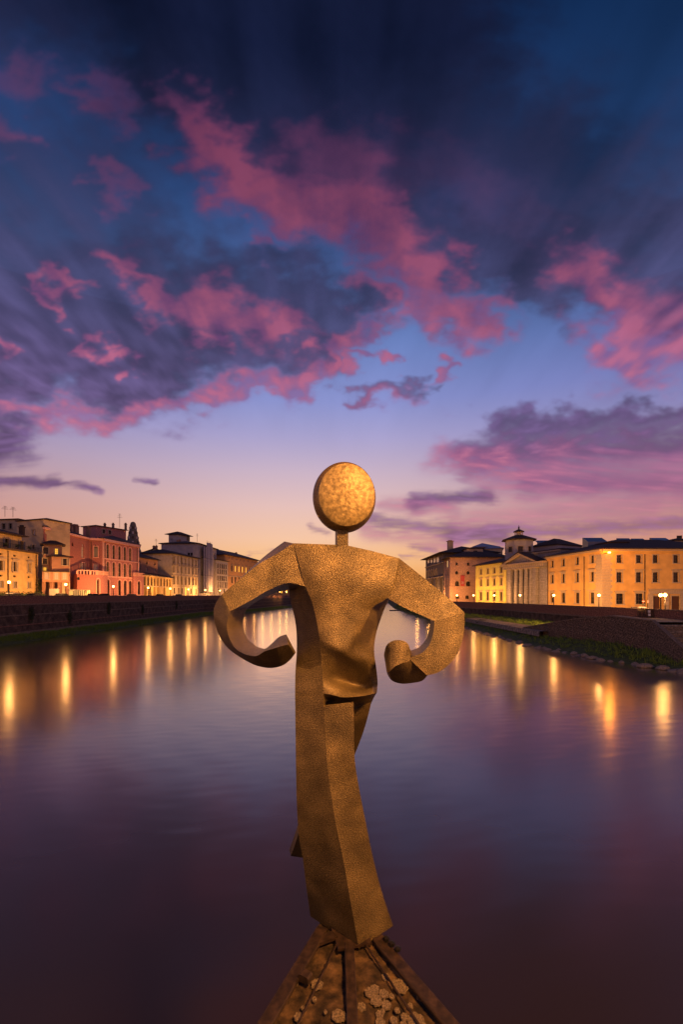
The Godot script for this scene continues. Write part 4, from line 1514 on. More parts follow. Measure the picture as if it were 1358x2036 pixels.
	hs += openings(f, zrs([494, 594]), 1000 + 727 / 4.527, 1000 + 727 / 4.527, 1.5, 1.8, "arch ring dark") + openings(f, [zr(586)], 1000 + 848 / 4.527, 1000 + 848 / 4.527, 1.3, 1.3, "arch dark") + openings(f, [zr(497)], 1000 + 850 / 4.527, 1000 + 850 / 4.527, 1.3, 1.0, "sill dark")
	hs += openings(f, [zr(690)], 1000 + 730 / 4.527, 1000 + 730 / 4.527, 1.4, 1.8, "arch ring dark")
	o = thing("pink_stone_house", "pink stone house with small arched windows and a red banner", "building", f.a)
	var gs := openings(g, [zr(402)], 1000 + 550 / 4.527, 1000 + 550 / 4.527, 5.5, 2.6, "bare dark") + openings(g, zrs([395, 412]), 1000 + 625 / 4.527, 1000 + 625 / 4.527, 1.4, 3.0, "arch dark") + openings(g, zrs([395, 412]), 1000 + 725 / 4.527, 1000 + 725 / 4.527, 1.4, 3.0, "arch dark")
	for s in [[f, hs], [g, gs]]:
		obj("wall", pierced(s[0], Y, top, s[1]), M.pink_stone, o, Transform3D(Basis.IDENTITY, -o.position))
		place_windows(o, s[0], s[1], M.pink_stone)
		band(o, s[0], height_at(f, zr(500), 1000 + 755 / 4.527), height_at(f, zr(500), 1000 + 749 / 4.527), 0.2, M.pink_stone)
	inner = g.a + (f.b - f.a)
	for e in [[f.b, inner], [inner, g.a]]:
		obj("wall", pierced(front_at(e[0], e[1]), Y, top, []), M.pink_stone, o, Transform3D(Basis.IDENTITY, -o.position))
	hip_roof(o, [f.a, f.b, inner, g.a], top, 1.4, 2.6, M.roof_tile, 0.5)
	# its hanging banner
	var bu := on_front(f, zr(542), 1000 + 700 / 4.527)
	var bh := 98.0 / 4.527 * 165 / FOCAL
	var ban := thing("banner", "tall red banner with pale lettering hung on the pink stone house", "banner", Vector3(f.a.x, bu.y, f.a.z) + f.t * bu.x + f.n * 0.35)
	var st := begin()
	for k in 8:
		var y0 := -bh / 2.0 + bh * k / 8.0
		var y1 := -bh / 2.0 + bh * (k + 1) / 8.0
		var w := 36.0 / 4.527 * 165 / FOCAL / 2.0
		face(st, Vector3(-w, y0, 0.05 * sin(k)), Vector3(w, y0, 0.05 * sin(k + 1.0)), Vector3(w, y1, 0.05 * sin(k + 2.0)), Vector3(-w, y1, 0.05 * sin(k + 1.0)), Vector3(0, 0, -20))
	obj("cloth", st, M.banner_red, ban)
	var tf := SystemFont.new()
	tf.font_names = PackedStringArray(["Droid Sans"])
	for k in 3:   # rows of pale print, too far to read
		st = begin()
		for i in 3:
			box(st, Vector3(-0.3 + 0.3 * i, -0.45 - 0.32 * k, 0.1), Vector3(0.2, 0.14 - 0.02 * k, 0.02))
		obj("print", st, M.white_paint, ban)
	st = begin()
	box(st, Vector3(0, bh / 2.0, 0), Vector3(1.6, 0.08, 0.08))
	obj("rod", st, M.iron, ban)
	# roofs that show above it
	var rb := front(zr(585), 176, zr(728), 176, 14.0)
	house_block("roof_room", "low roof room with one dark window above the pink stone house", rb, height_at(rb, zr(650), 1000 + 412 / 4.527), 8, M.tan_stucco, openings(rb, [zr(660)], 1000 + 440 / 4.527, 1000 + 440 / 4.527, 1.6, 1.0, "sill dark"), 0.7)
	rb = front(zr(640), 196, zr(872), 196, Y)
	house_block("gabled_house_behind", "gabled house with grey glass roof behind the pink stone house", rb, height_at(rb, zr(750), 1000 + 398 / 4.527), 12, M.brown_stucco, [], 2.2, M.roof_glass)
	rb = front(zr(742), 184, zr(905), 182, Y)
	house_block("tan_block_behind", "tan block with pale roof behind the lemon house", rb, height_at(rb, zr(830), 1000 + 412 / 4.527), 10, M.tan_stucco, [], 1.4, M.roof_glass)
	# --- dark house with open roof loggia
	f = front(zr(212), 216, zr(372), 181, Y)
	top = height_at(f, zr(370), 1000 + 452 / 4.527)
	hs = []
	for k in 4:
		hs += openings(f, [zr(231 + k * 28)], 1000 + (520 - k * 7) / 4.527, 1000 + 520 / 4.527, 6.0, 2.4, "bare pale")
	hs += openings(f, zrs([226, 247, 268, 287, 309]), 1000 + 640 / 4.527, 1000 + 632 / 4.527, 2.0, 3.6, "arch ring dark")
	hs += openings(f, zrs([235, 270, 310, 350]), 1000 + 745 / 4.527, 1000 + 740 / 4.527, 3.4, 6.5, "arch deep dark")
	var h := house("dark_loggia_house", "dark stone house with an open roof loggia, farthest on the right bank", f, top, 20, M.dark_stone, hs, M.roof_tile, 3.6, 2.2)
	band(h.o, f, height_at(f, zr(300), 1000 + 560 / 4.527), height_at(f, zr(300), 1000 + 552 / 4.527), 0.4, M.trim_stone)
	band(h.o, f, height_at(f, zr(300), 1000 + 676 / 4.527), height_at(f, zr(300), 1000 + 668 / 4.527), 0.4, M.trim_stone)
	chimney(h.o, at(zr(432), 1000 + 418 / 4.527, 195), 2.2, 3.4, M.tan_stucco)
	# small houses beyond
	f = front(828, 300, 846, 262, Y)
	house("distant_low_house", "low dark house beyond the loggia house beside the statue shoulder", f, 17.0, 10, M.dark_stone, [], M.roof_tile, 1.6, 0.6)
	# golden row further back, fills the skyline on the far right
	f = front(1330, 128, 1520, 120, Y)
	house_block("tiled_house_behind", "tiled roof house behind the golden building at the right edge", f, 21.3, 14, M.tan_stucco, openings(f, [1352], 1068, 1068, 1.2, 0.9, "sill dark"), 1.6)


func house_block(called: String, label: String, f: Dictionary, y1: float, depth: float, wall: Material, holes: Array, rise: float, roof: Material = null) -> void:
	house(called, label, f, y1, depth, wall, holes, roof if roof else M.roof_tile, rise, 0.5)


func church() -> void:
	var Y := RIGHT_STREET
	var f := front(zr(930), 138.0, zr(1310), 121.2, Y)
	var yy := func(x: float, y: float) -> float: return height_at(f, zr(x), 1000.0 + y / 4.527)
	var o := thing("church", "grey stone church with a six column portico, pediment and octagonal lantern tower", "church", (f.a + f.b) / 2.0)
	var ent: float = yy.call(1060, 590)   # underside of the entablature
	var cor: float = yy.call(1060, 560)
	var top: float = yy.call(1310, 412)
	var u := func(x: float) -> float: return on_front(f, zr(x), 1150).x
	# body behind the portico: a high block with doors
	var holes := openings(f, zrs([965, 1262]), 1000 + 850 / 4.527, 1000 + 850 / 4.527, 1.3, 3.2, "door hood wood") + openings(f, [zr(1105)], 1000 + 820 / 4.527, 1000 + 820 / 4.527, 2.4, 5.2, "door hood wood")
	holes += openings(f, zrs([968, 1258]), 1000 + 700 / 4.527, 1000 + 690 / 4.527, 0.9, 1.4, "frame dark")
	var bk: Vector3 = f.n * -24.0
	var bodyf := front_at(f.a - f.n * 4.2, f.b - f.n * 4.2)
	holes = holes.map(func(h): return {"r": h.r, "style": h.style})
	var pts := [bodyf.a, bodyf.b, bodyf.b + bk, bodyf.a + bk]
	walls(o, pts, Y, top, M.grey_stone, {0: holes}, M.trim_stone)
	band(o, bodyf, top - 0.35, top, 0.4, M.trim_stone, "cornice")
	hip_roof(o, pts, top, 0.3, 1.4, M.roof_tile, 0.5)
	# side wings flush with the front
	for s in [[930, 975], [1235, 1308]]:
		var w := front_at(f.a + f.t * u.call(s[0]), f.a + f.t * u.call(s[1]))
		walls(o, [w.a, w.b, w.b - w.n * 4.3, w.a - w.n * 4.3], Y, cor - 0.02, M.grey_stone)
	# columns: two square outer piers and round ones between
	for x in [988, 1036, 1082, 1128, 1172, 1212]:
		var p: Vector3 = f.a + f.t * u.call(x) + f.n * 0.3
		var st := begin()
		var h: float = ent - Y
		if x == 988 or x == 1212:
			box(st, Vector3(0, h / 2.0, 0), Vector3(1.25, h, 1.2), Basis(f.t, Vector3.UP, f.n))
		else:
			var r := 0.66
			lathe(st, Vector3.ZERO, [Vector2(r * 1.3, 0), Vector2(r * 1.3, 0.25), Vector2(r * 1.1, 0.45), Vector2(r, 0.6), Vector2(r, h * 0.35), Vector2(r * 0.86, h - 0.75), Vector2(r * 1.0, h - 0.6), Vector2(r * 1.0, h - 0.45), Vector2(r * 1.25, h - 0.3), Vector2(r * 1.3, h)], 16)
		var c := obj("column", st, M.grey_stone, o, Transform3D(Basis.IDENTITY, p - o.position))
		st = begin()
		box(st, Vector3(0, h - 0.14, 0), Vector3(1.8, 0.3, 1.8), Basis(f.t, Vector3.UP, f.n))
		obj("capital", st, M.trim_stone, c)
	# entablature with its frieze, cornice and pediment
	band(o, f, ent, cor, 1.1, M.grey_stone, "entablature")
	band(o, f, cor, cor + 0.45, 1.7, M.trim_stone, "cornice")
	for k in 22:
		var st := begin()
		box(st, Vector3.ZERO, Vector3(0.3, 0.62, 0.12))
		obj("triglyph", st, M.trim_stone, o, Transform3D(Basis(f.t, Vector3.UP, f.n), f.a + f.t * (0.6 + (f.len - 1.2) * k / 21.0) + f.n * 1.1 + Vector3(0, (ent + cor) / 2.0 - Y, 0) - o.position))
	var a: Vector3 = f.a + f.t * u.call(948)
	var b: Vector3 = f.a + f.t * u.call(1232)
	a.y = cor + 0.45
	b.y = cor + 0.45
	var c: Vector3 = (a + b) / 2.0
	c.y = yy.call(1078, 462)
	var st := begin()
	tri(st, a + f.n * 0.6, b + f.n * 0.6, c + f.n * 0.6, f.n)
	obj("pediment", st, M.grey_stone, o, Transform3D(Basis.IDENTITY, -o.position))
	for e in [[a, c], [c, b]]:
		var ax: Vector3 = (e[1] - e[0]).normalized()
		var up: Vector3 = f.n.cross(ax)
		if up.y < 0.0:
			up = -up
		st = begin()
		box(st, (e[0] + e[1]) / 2.0 + up * 0.1 - f.n * 0.3, Vector3(e[0].distance_to(e[1]) + 0.6, 0.5, 3.6), Basis(ax, up, ax.cross(up)))
		obj("raking_cornice", st, M.trim_stone, o, Transform3D(Basis.IDENTITY, -o.position))
		st = begin()
		box(st, (e[0] + e[1]) / 2.0 + up * 0.45 - f.n * 0.3, Vector3(e[0].distance_to(e[1]) + 0.9, 0.2, 3.9), Basis(ax, up, ax.cross(up)))
		obj("pediment_roof", st, M.roof_tile, o, Transform3D(Basis.IDENTITY, -o.position))
	# octagonal drum with lantern
	var d := 140.0
	var ctr := ground_at(zr(1051), d, 0.0)
	var r := 118.0 / 4.527 * d / FOCAL * 1.04
	var y0 := at(zr(1051), 1000 + 470 / 4.527, d).y
	var y1 := at(zr(1051), 1000 + 338 / 4.527, d).y
	var y2 := at(zr(1051), 1000 + 298 / 4.527, d).y
	var y3 := at(zr(1051), 1000 + 262 / 4.527, d).y
	var y4 := at(zr(1051), 1000 + 240 / 4.527, d).y
	var y5 := at(zr(1051), 1000 + 212 / 4.527, d).y
	var oct := []
	for k in 8:
		var ang := TAU * (k + 0.5) / 8.0 + 0.25
		oct.append(Vector3(ctr.x + sin(ang) * r, y0 - 3.0, ctr.z - cos(ang) * r))
	oct.reverse()
	var wins := {}
	for k in 8:
		var ff := front_at(oct[k], oct[(k + 1) % 8])
		wins[k] = [{"r": Rect2(ff.len / 2.0 - 0.7, y0 + (y1 - y0) * 0.16, 1.4, (y1 - y0) * 0.36), "style": "frame dark"}]
	walls(o, oct, y0 - 3.0, y1, M.grey_stucco, wins)
	st = begin()
	lathe(st, Vector3.ZERO, [Vector2(r * 0.9, -0.1), Vector2(r * 1.24, -0.1), Vector2(r * 1.26, 0.15), Vector2(r * 0.34, y2 - y1 + 0.2)], 8, TAU / 16.0 + 0.25)
	obj("drum_roof", st, M.roof_tile, o, Transform3D(Basis.IDENTITY, Vector3(ctr.x, y1, ctr.z) - o.position))
	st = begin()
	var rl := r * 0.27
	lathe(st, Vector3.ZERO, [Vector2(rl * 1.15, 0), Vector2(rl * 1.15, 0.35)], 8)
	for k in 8:
		var ang := TAU * k / 8.0
		box(st, Vector3(cos(ang) * rl, (y3 - y2) / 2.0 + 0.1, sin(ang) * rl), Vector3(0.22, y3 - y2, 0.22), Basis(Vector3.UP, -ang))
	lathe(st, Vector3.ZERO, [Vector2(rl * 0.7, 0.35), Vector2(rl * 0.7, y3 - y2)], 8)
	obj("lantern", st, M.cream_stucco, o, Transform3D(Basis.IDENTITY, Vector3(ctr.x, y2, ctr.z) - o.position))
	st = begin()
	lathe(st, Vector3.ZERO, [Vector2(0, -0.02), Vector2(rl * 1.5, -0.02), Vector2(rl * 1.5, 0.12), Vector2(0.12, y4 - y3 + 0.2), Vector2(0.1, y4 - y3 + 0.5)], 8)
	obj("lantern_roof", st, M.roof_tile, o, Transform3D(Basis.IDENTITY, Vector3(ctr.x, y3, ctr.z) - o.position))
	st = begin()
	lathe(st, Vector3(0, 0.5, 0), [Vector2(0, -0.3), Vector2(0.22, -0.22), Vector2(0.3, 0), Vector2(0.22, 0.22), Vector2(0, 0.3)], 12)
	box(st, Vector3(0, (y5 - y4) / 2.0 + 0.4, 0), Vector3(0.09, y5 - y4, 0.09))
	box(st, Vector3(0, y5 - y4, 0), Vector3(0.6, 0.09, 0.08))
	obj("cross_and_ball", st, M.iron, o, Transform3D(Basis.IDENTITY, Vector3(ctr.x, y4, ctr.z) - o.position))
	# nave roof behind, to the right of the drum
	var rb := front(zr(1170), 146, zr(1400), 138, Y)
	house_block("nave", "church nave with bluish skylight roof behind the portico", rb, height_at(rb, zr(1300), 1000 + 385 / 4.527), 12, M.grey_stucco, [], 2.4, M.roof_tile)
	var p0 := at(zr(1215), 1000 + 356 / 4.527, 148)
	st = begin()
	face(st, p0, p0 + Vector3(9, 0, 0.6), p0 + Vector3(9, 0.9, -1.6), p0 + Vector3(0, 0.9, -2), p0 - Vector3(0, 20, 5))
	face(st, p0, p0 + Vector3(9, 0, 0.6), p0 + Vector3(9, -1.2, 0.6), p0 + Vector3(0, -1.2, 0), p0 - Vector3(0, 0, 9))
	obj("skylight", st, M.roof_glass, o, Transform3D(Basis.IDENTITY, -o.position))


# ================================================================ street lamps
const LAMP_COLOR := Color(1.0, 0.68, 0.37)
var lamp_proto: Node3D


func lamp_post(where: Vector3, h: float, label: String, energy: float, group := "street lamps along the embankments", towards := Vector3.ZERO, spill := 13.0) -> Node3D:
	var o: Node3D
	if lamp_proto == null:
		o = Node3D.new()
		var st := begin()
		lathe(st, Vector3.ZERO, [Vector2(0.2, 0), Vector2(0.2, 0.35), Vector2(0.13, 0.5), Vector2(0.09, 0.9), Vector2(0.06, h - 0.5), Vector2(0.11, h - 0.42), Vector2(0.05, h - 0.36), Vector2(0.14, h - 0.24)], 12)
		obj("post", st, M.iron, o)
		var sp := SphereMesh.new()
		sp.radius = 0.235
		sp.height = 0.47
		sp.radial_segments = 20
		sp.rings = 12
		put("lamp_globe", sp, M.lamp_glass, o, Transform3D(Basis.IDENTITY, Vector3(0, h, 0)))
		st = begin()
		lathe(st, Vector3(0, h + 0.2, 0), [Vector2(0.16, 0), Vector2(0.13, 0.06), Vector2(0.03, 0.14), Vector2(0.0, 0.2)], 12)
		obj("finial", st, M.iron, o)
		lamp_proto = o
	else:
		o = lamp_proto.duplicate()
	o.name = numbered("street_lamp")
	o.position = where
	tag(o, label, "street lamp", group)
	add_child(o)
	var l := OmniLight3D.new()
	l.light_color = LAMP_COLOR
	l.light_energy = energy if towards == Vector3.ZERO else minf(spill, energy)
	l.light_size = 0.23
	l.omni_range = 90.0
	l.omni_attenuation = 2.0
	l.shadow_enabled = true
	l.position = where + Vector3(0, h, 0)
	l.name = numbered("street_lamp_glow")
	add_child(l)
	if towards != Vector3.ZERO:   # the lantern throws most of its light on the street side
		var sp := SpotLight3D.new()
		sp.light_color = LAMP_COLOR
		sp.light_energy = energy * 1.75
		sp.light_size = 0.23
		sp.spot_angle = 84.0
		sp.spot_angle_attenuation = 0.5
		sp.spot_range = 90.0
		sp.spot_attenuation = 2.0
		sp.shadow_enabled = true
		sp.position = l.position
		sp.name = numbered("street_lamp_throw")
		add_child(sp)
		sp.look_at_from_position(l.position, l.position + towards, Vector3.UP)
	return o


func build_street_lamps() -> void:
	var H := 3.35
	var left := [[17, 80.7, 105, "nearest, before the ochre house"], [130, 97.0, 105, "before the stepped house"], [224.6, 117.5, 150, "before the red palace front"], [294, 138.7, 60, "left of the yellow loggia"],
		[338, 156.6, 70, "right of the yellow loggia"], [374, 175.0, 90, "before the cream house"], [407.6, 196.7, 90, "before the scaffolding"], [437, 218.0, 110, "before the narrow white house"],
		[485, 236.0, 50, "beside the bent elbow"], [505, 246.0, 60, "before the orange palace"], [522, 256.0, 50, "past the orange palace"], [539, 267.0, 36, "at the river bend"],
		[556, 280.0, 36, "left one under the raised arm"], [569, 296.0, 36, "right one under the raised arm"]]
	for s in left:
		lamp_post(ground_at(s[0], s[1], LEFT_STREET), H, "lit globe street lamp on the left quay, " + s[3], s[2], "street lamps along the embankments", Vector3(-1.0, 0.05, -0.12))
	var right := [[1314.6, 67.5, 190, "left of the portal pair", 6.0], [1323.5, 67.9, 190, "right of the portal pair", 6.0], [1191.7, 83.8, 300, "before the golden stone corner", 10.0], [1101.7, 99.5, 95, "before the golden river front", 12.0],
		[1034.6, 116.5, 52, "before the church portico", 18.0], [983, 132.0, 60, "before the lemon house", 16.0], [942, 143.0, 60, "right of the red banner", 14.0], [909, 152.0, 60, "left of the red banner", 14.0], [881.7, 161.0, 50, "at the pink house corner", 14.0],
		[863, 178.0, 50, "behind the bent arm, nearest", 14.0], [853, 190.0, 50, "behind the bent arm, middle", 14.0], [830, 207.0, 50, "behind the bent arm, farthest", 14.0]]
	for s in right:
		var to := Vector3(0.55, 0.05, -1.0) if s[0] > 1150 else Vector3(1.0, 0.05, -0.7)
		lamp_post(ground_at(s[0], s[1], RIGHT_STREET), H, "lit globe street lamp on the right quay, " + s[3], s[2], "street lamps along the embankments", to, s[4])
	# floodlight on a bracket at the golden corner
	var o := thing("wall_floodlight", "bright floodlight on a bracket high on the golden corner building", "light", at(1212.3, 1098.5, 97.6))
	var st := begin()
	box(st, Vector3(0, -0.1, -1.2), Vector3(0.09, 0.09, 2.3))
	obj("bracket", st, M.iron, o)
	st = begin()
	box(st, Vector3(0, 0.16, -0.02), Vector3(0.44, 0.1, 0.4))
	obj("hood", st, M.iron, o)
	st = begin()
	box(st, Vector3(0, 0, 0), Vector3(0.4, 0.22, 0.3))
	obj("lamp_glass", st, M.lamp_glass, o)
	var l := OmniLight3D.new()
	l.name = "floodlight_glow"
	l.light_color = Color(1.0, 0.56, 0.16)
	l.light_energy = 26.0
	l.light_size = 0.1
	l.omni_attenuation = 2.0
	l.omni_range = 40.0
	l.shadow_enabled = true
	l.position = o.position
	add_child(l)


# ================================================================ the bridge behind, and the pier that carries the statue
func build_bridge_and_pier() -> void:
	var o := thing("stone_bridge", "stone bridge with a low parapet from which the statue is seen", "bridge", Vector3(0, 0, 0))
	var st := begin()
	box(st, Vector3(-4, 5.6, 6.6), Vector3(108, 1.5, 13.6))
	obj("deck", st, M.bridge_stone, o)
	st = begin()
	box(st, Vector3(-4, 6.82, -0.02), Vector3(108, 0.92, 0.3))
	obj("parapet", st, M.bridge_stone, o)
	st = begin()
	box(st, Vector3(-4, 7.34, -0.02), Vector3(108, 0.12, 0.42))
	obj("coping", st, M.bridge_stone, o)
	for x in [-38.0, 0.15, 34.0]:
		st = begin()
		box(st, Vector3(x, 2.2, 6.6), Vector3(3.4, 5.3, 13.4))
		obj("pier", st, M.bridge_stone, o)
	# lamps on the pavement behind the camera
	lamp_post(Vector3(1.25, 6.35, 0.12), 3.35, "lit street lamp on the bridge behind the statue, on the right", 30.0, "street lamps on the bridge")
	lamp_post(Vector3(-5.2, 6.35, 7.4), 3.35, "lit street lamp on the bridge behind the statue, on the left", 12.0, "street lamps on the bridge")
	for x in [33.0, 43.0, -45.0, -54.0]:   # unseen lamps added to brighten the ramp wall and the banks
		lamp_post(Vector3(x, 6.35, 0.9), 3.35, "unseen street lamp added on the bridge, %s towards the %s bank" % ["nearer" if absf(x) < 46.0 and x != 43.0 else "farther", "right" if x > 0.0 else "left"], 260.0, "street lamps on the bridge")
	# pier cap: a stone wedge pointing downstream, its top just below the parapet
	var y := 6.4
	var p := thing("pier_cap", "pointed stone pier cap with lichen and iron straps under the statue", "pier", Vector3(0.04, y, -1.5))
	var outline := [Vector2(-0.80, -0.2), Vector2(-0.302, -1.70), Vector2(-0.12, -2.20), Vector2(-0.03, -2.36), Vector2(0.09, -2.36), Vector2(0.2, -2.15), Vector2(0.42, -1.70), Vector2(1.10, -0.2)]
	st = begin()
	# slightly uneven top as a grid between the two edges
	var rows := 46
	var cols := 26
	var grid := []
	for j in rows + 1:
		var z := lerpf(-0.2, -2.36, j / float(rows))
		var xl := edge_x(outline.slice(0, 4), z)
		var xr := edge_x([outline[7], outline[6], outline[5], outline[4]], z)
		var row := []
		for i in cols + 1:
			var x := lerpf(xl, xr, i / float(cols))
			var h := 0.006 * sin(x * 19.0 + z * 7.0) + 0.005 * sin(z * 31.0 - x * 13.0) + rng.randf_range(-0.0025, 0.0025)
			row.append(Vector3(x, y + h - 0.012, z))
		grid.append(row)
	st.set_smooth_group(1)
	for j in rows:
		for i in cols:
			for v in [[0, 0], [1, 0], [1, 1], [0, 0], [1, 1], [0, 1]]:
				st.add_vertex(grid[j + v[0]][i + v[1]])
	for j in rows:
		for s in [0, cols]:
			var a: Vector3 = grid[j][s]
			var b: Vector3 = grid[j + 1][s]
			var dn := Vector3(0, -6.6, 0)
			st.set_smooth_group(2)
			for v in [a, b, b + dn, a, b + dn, a + dn]:
				st.add_vertex(v)
	st.generate_normals()
	obj("stone_top", st, M.pier_stone, p, Transform3D(Basis.IDENTITY, -p.position))
	# iron frame: two heavy straps along the edges, thin dark bars put in for the shadow lines and gaps inside them, a strap down the middle
	var bars := [[Vector2(-0.09, -2.16), Vector2(-0.83, -0.3), 0.056, 0.016, "edge_strap"], [Vector2(0.165, -2.10), Vector2(1.18, -0.3), 0.056, 0.016, "edge_strap"], [Vector2(0.035, -2.07), Vector2(0.062, -0.3), 0.042, 0.012, "middle_strap"],
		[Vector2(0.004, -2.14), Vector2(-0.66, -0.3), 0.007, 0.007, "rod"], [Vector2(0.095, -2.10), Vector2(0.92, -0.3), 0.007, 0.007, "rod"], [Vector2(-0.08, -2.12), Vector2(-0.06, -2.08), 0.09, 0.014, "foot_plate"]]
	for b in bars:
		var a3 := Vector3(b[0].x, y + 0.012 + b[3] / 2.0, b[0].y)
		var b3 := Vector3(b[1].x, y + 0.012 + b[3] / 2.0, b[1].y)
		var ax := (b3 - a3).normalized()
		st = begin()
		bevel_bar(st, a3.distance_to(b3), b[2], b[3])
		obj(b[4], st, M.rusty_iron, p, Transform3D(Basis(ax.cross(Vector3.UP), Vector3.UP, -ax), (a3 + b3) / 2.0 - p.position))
	st = begin()
	bevel_bar(st, 0.26, 0.16, 0.012)
	obj("foot_plate", st, M.rusty_iron, p, Transform3D(Basis(Vector3.UP, 0.25), Vector3(0.03, y + 0.014, -2.18) - p.position))
	st = begin()
	bevel_bar(st, 0.035, 0.05, 0.03)
	obj("clamp", st, M.rusty_iron, p, Transform3D(Basis(Vector3.UP, -0.5), ground_at(607, 1.875, y + 0.03) - p.position))
	for k in 3:   # bolts by the right strap
		st = begin()
		lathe(st, Vector3.ZERO, [Vector2(0.014, 0), Vector2(0.014, 0.012), Vector2(0.0, 0.016)], 6)
		obj("bolt", st, M.iron, p, Transform3D(Basis.IDENTITY, Vector3(0.205 + 0.022 * k, y + 0.034, -2.07 + 0.03 * k) - p.position))
	# crusts of lichen: lobed, slightly raised
	var spots := [[630, 1958, 12], [797, 1962, 15], [787, 1955, 8], [767, 1943, 8], [736, 1974, 11], [745, 1968, 10], [763, 1977, 10], [748, 1990, 12], [779, 1982, 6], [768, 1999, 10], [790, 2010, 6], [719, 2003, 9], [761, 2012, 5], [755, 2018, 8], [783, 2030, 8], [805, 2023, 8], [828, 2032, 18], [672, 2020, 13], [682, 2022, 9], [593, 2023, 9], [602, 2005, 4], [625, 1988, 5], [647, 2013, 4], [836, 1984, 7], [816, 2000, 5], [589, 1958, 4], [756, 2034, 10], [818, 2003, 4], [803, 2038, 7]]
	for s in spots:
		var d: float = FOCAL * (EYE - y) / (s[1] - HORIZON)
		var c := ground_at(s[0], d, y)
		var r: float = s[2] * d / FOCAL
		st = begin()
		var n := 22
		var lobes := []
		for k in n:
			lobes.append(1.0 + 0.09 * sin(k * 2.1 + s[0]) + 0.05 * sin(k * 4.7 + s[1]) + rng.randf_range(-0.04, 0.04))
		for k in n:
			var a0 := TAU * k / n
			var a1 := TAU * (k + 1) / n
			var e0: Vector3 = Vector3(cos(a0), 0, sin(a0) * 1.12) * r * lobes[k]
			var e1: Vector3 = Vector3(cos(a1), 0, sin(a1) * 1.12) * r * lobes[(k + 1) % n]
			var up := Vector3(0, 0.0022, 0)
			face(st, e0 - up, e1 - up, e1 * 0.93 + up, e0 * 0.93 + up, Vector3.ZERO)
			face(st, e0 * 0.93 + up, e1 * 0.93 + up, e1 * 0.72 + up * 0.5, e0 * 0.72 + up * 0.5, Vector3(0, -1, 0))
			facet(st, e0 * 0.72 + up * 0.5, e1 * 0.72 + up * 0.5, up * 0.8, Vector3(0, -1, 0))
		obj("lichen", st, M.lichen, p, Transform3D(Basis.IDENTITY, c + Vector3(0, 0.002, 0) - p.position))


func edge_x(line: Array, z: float) -> float:
	for i in line.size() - 1:
		if z <= line[i].y and z >= line[i + 1].y:
			return lerpf(line[i].x, line[i + 1].x, (line[i].y - z) / (line[i].y - line[i + 1].y))
	return line[-1].x


# a flat bar along local z with small chamfers
func bevel_bar(st: SurfaceTool, l: float, w: float, h: float) -> void:
	var c := minf(w, h) * 0.25
	var sec := [Vector2(-w / 2.0, -h / 2.0), Vector2(w / 2.0, -h / 2.0), Vector2(w / 2.0, h / 2.0 - c), Vector2(w / 2.0 - c, h / 2.0), Vector2(-w / 2.0 + c, h / 2.0), Vector2(-w / 2.0, h / 2.0 - c)]
	for k in sec.size():
		var a: Vector2 = sec[k]
		var b: Vector2 = sec[(k + 1) % sec.size()]
		face(st, Vector3(a.x, a.y, -l / 2.0), Vector3(b.x, b.y, -l / 2.0), Vector3(b.x, b.y, l / 2.0), Vector3(a.x, a.y, l / 2.0), Vector3.ZERO)
	for s in [-1.0, 1.0]:
		for k in range(1, sec.size() - 1):
			facet(st, Vector3(sec[0].x, sec[0].y, s * l / 2.0), Vector3(sec[k].x, sec[k].y, s * l / 2.0), Vector3(sec[k + 1].x, sec[k + 1].y, s * l / 2.0), Vector3.ZERO)


# ================================================================ the statue
func spline(p0: Vector3, p1: Vector3, p2: Vector3, p3: Vector3, t: float) -> Vector3:
	var a := p1 * 2.0
	var b := p2 - p0
	var c := p0 * 2.0 - p1 * 5.0 + p2 * 4.0 - p3
	var d := p3 - p0 + (p1 - p2) * 3.0 - p2 * 0.0
	d = p1 * 3.0 - p0 - p2 * 3.0 + p3
	return (a + b * t + c * t * t + d * t * t * t) * 0.5


# skins a stack of rings; groups names the smooth group of the strip after each point; hard lists rings that keep a crease across
func skin(st: SurfaceTool, rings: Array, groups: Array, sub: int, caps := 3, hard := []) -> void:
	var fine := []
	var zone := []
	var zn := 0
	for i in rings.size() - 1:
		var r0: Array = rings[maxi(i - 1, 0)]
		if i in hard:
			r0 = rings[i]
			zn += 1
		var r3: Array = rings[mini(i + 2, rings.size() - 1)]
		if i + 1 in hard:
			r3 = rings[i + 1]
		for k in sub:
			var row := []
			for j in rings[i].size():
				row.append(spline(r0[j], rings[i][j], rings[i + 1][j], r3[j], k / float(sub)))
			fine.append(row)
			zone.append(zn)
	fine.append(rings[-1])
	zone.append(zn)
	var n: int = rings[0].size()
	for i in fine.size() - 1:
		for j in n:
			var a: Vector3 = fine[i][j]
			var b: Vector3 = fine[i][(j + 1) % n]
			var c: Vector3 = fine[i + 1][(j + 1) % n]
			var d: Vector3 = fine[i + 1][j]
			st.set_smooth_group(groups[j] + 20 * zone[i])
			for t in [[a, b, c], [a, c, d]]:
				if (t[1] - t[0]).cross(t[2] - t[0]).length_squared() > 1e-14:
					for v in t:
						st.add_vertex(v)
	for e in 2:
		if caps & (1 << e) == 0:
			continue
		var ring: Array = fine[0] if e == 0 else fine[-1]
		var m := Vector3.ZERO
		for v in ring:
			m += v / float(n)
		st.set_smooth_group(900 + e)
		for j in n:
			var tri3 := [ring[j], m, ring[(j + 1) % n]] if e == 0 else [ring[j], ring[(j + 1) % n], m]
			for v in tri3:
				st.add_vertex(v)


func finish(st: SurfaceTool) -> void:
	st.generate_normals()


func la(x: float, y: float, d: float) -> Vector3:   # close-up of the raised left arm
	return at(420.0 + x / 4.85, 1060.0 + y / 4.85, d)


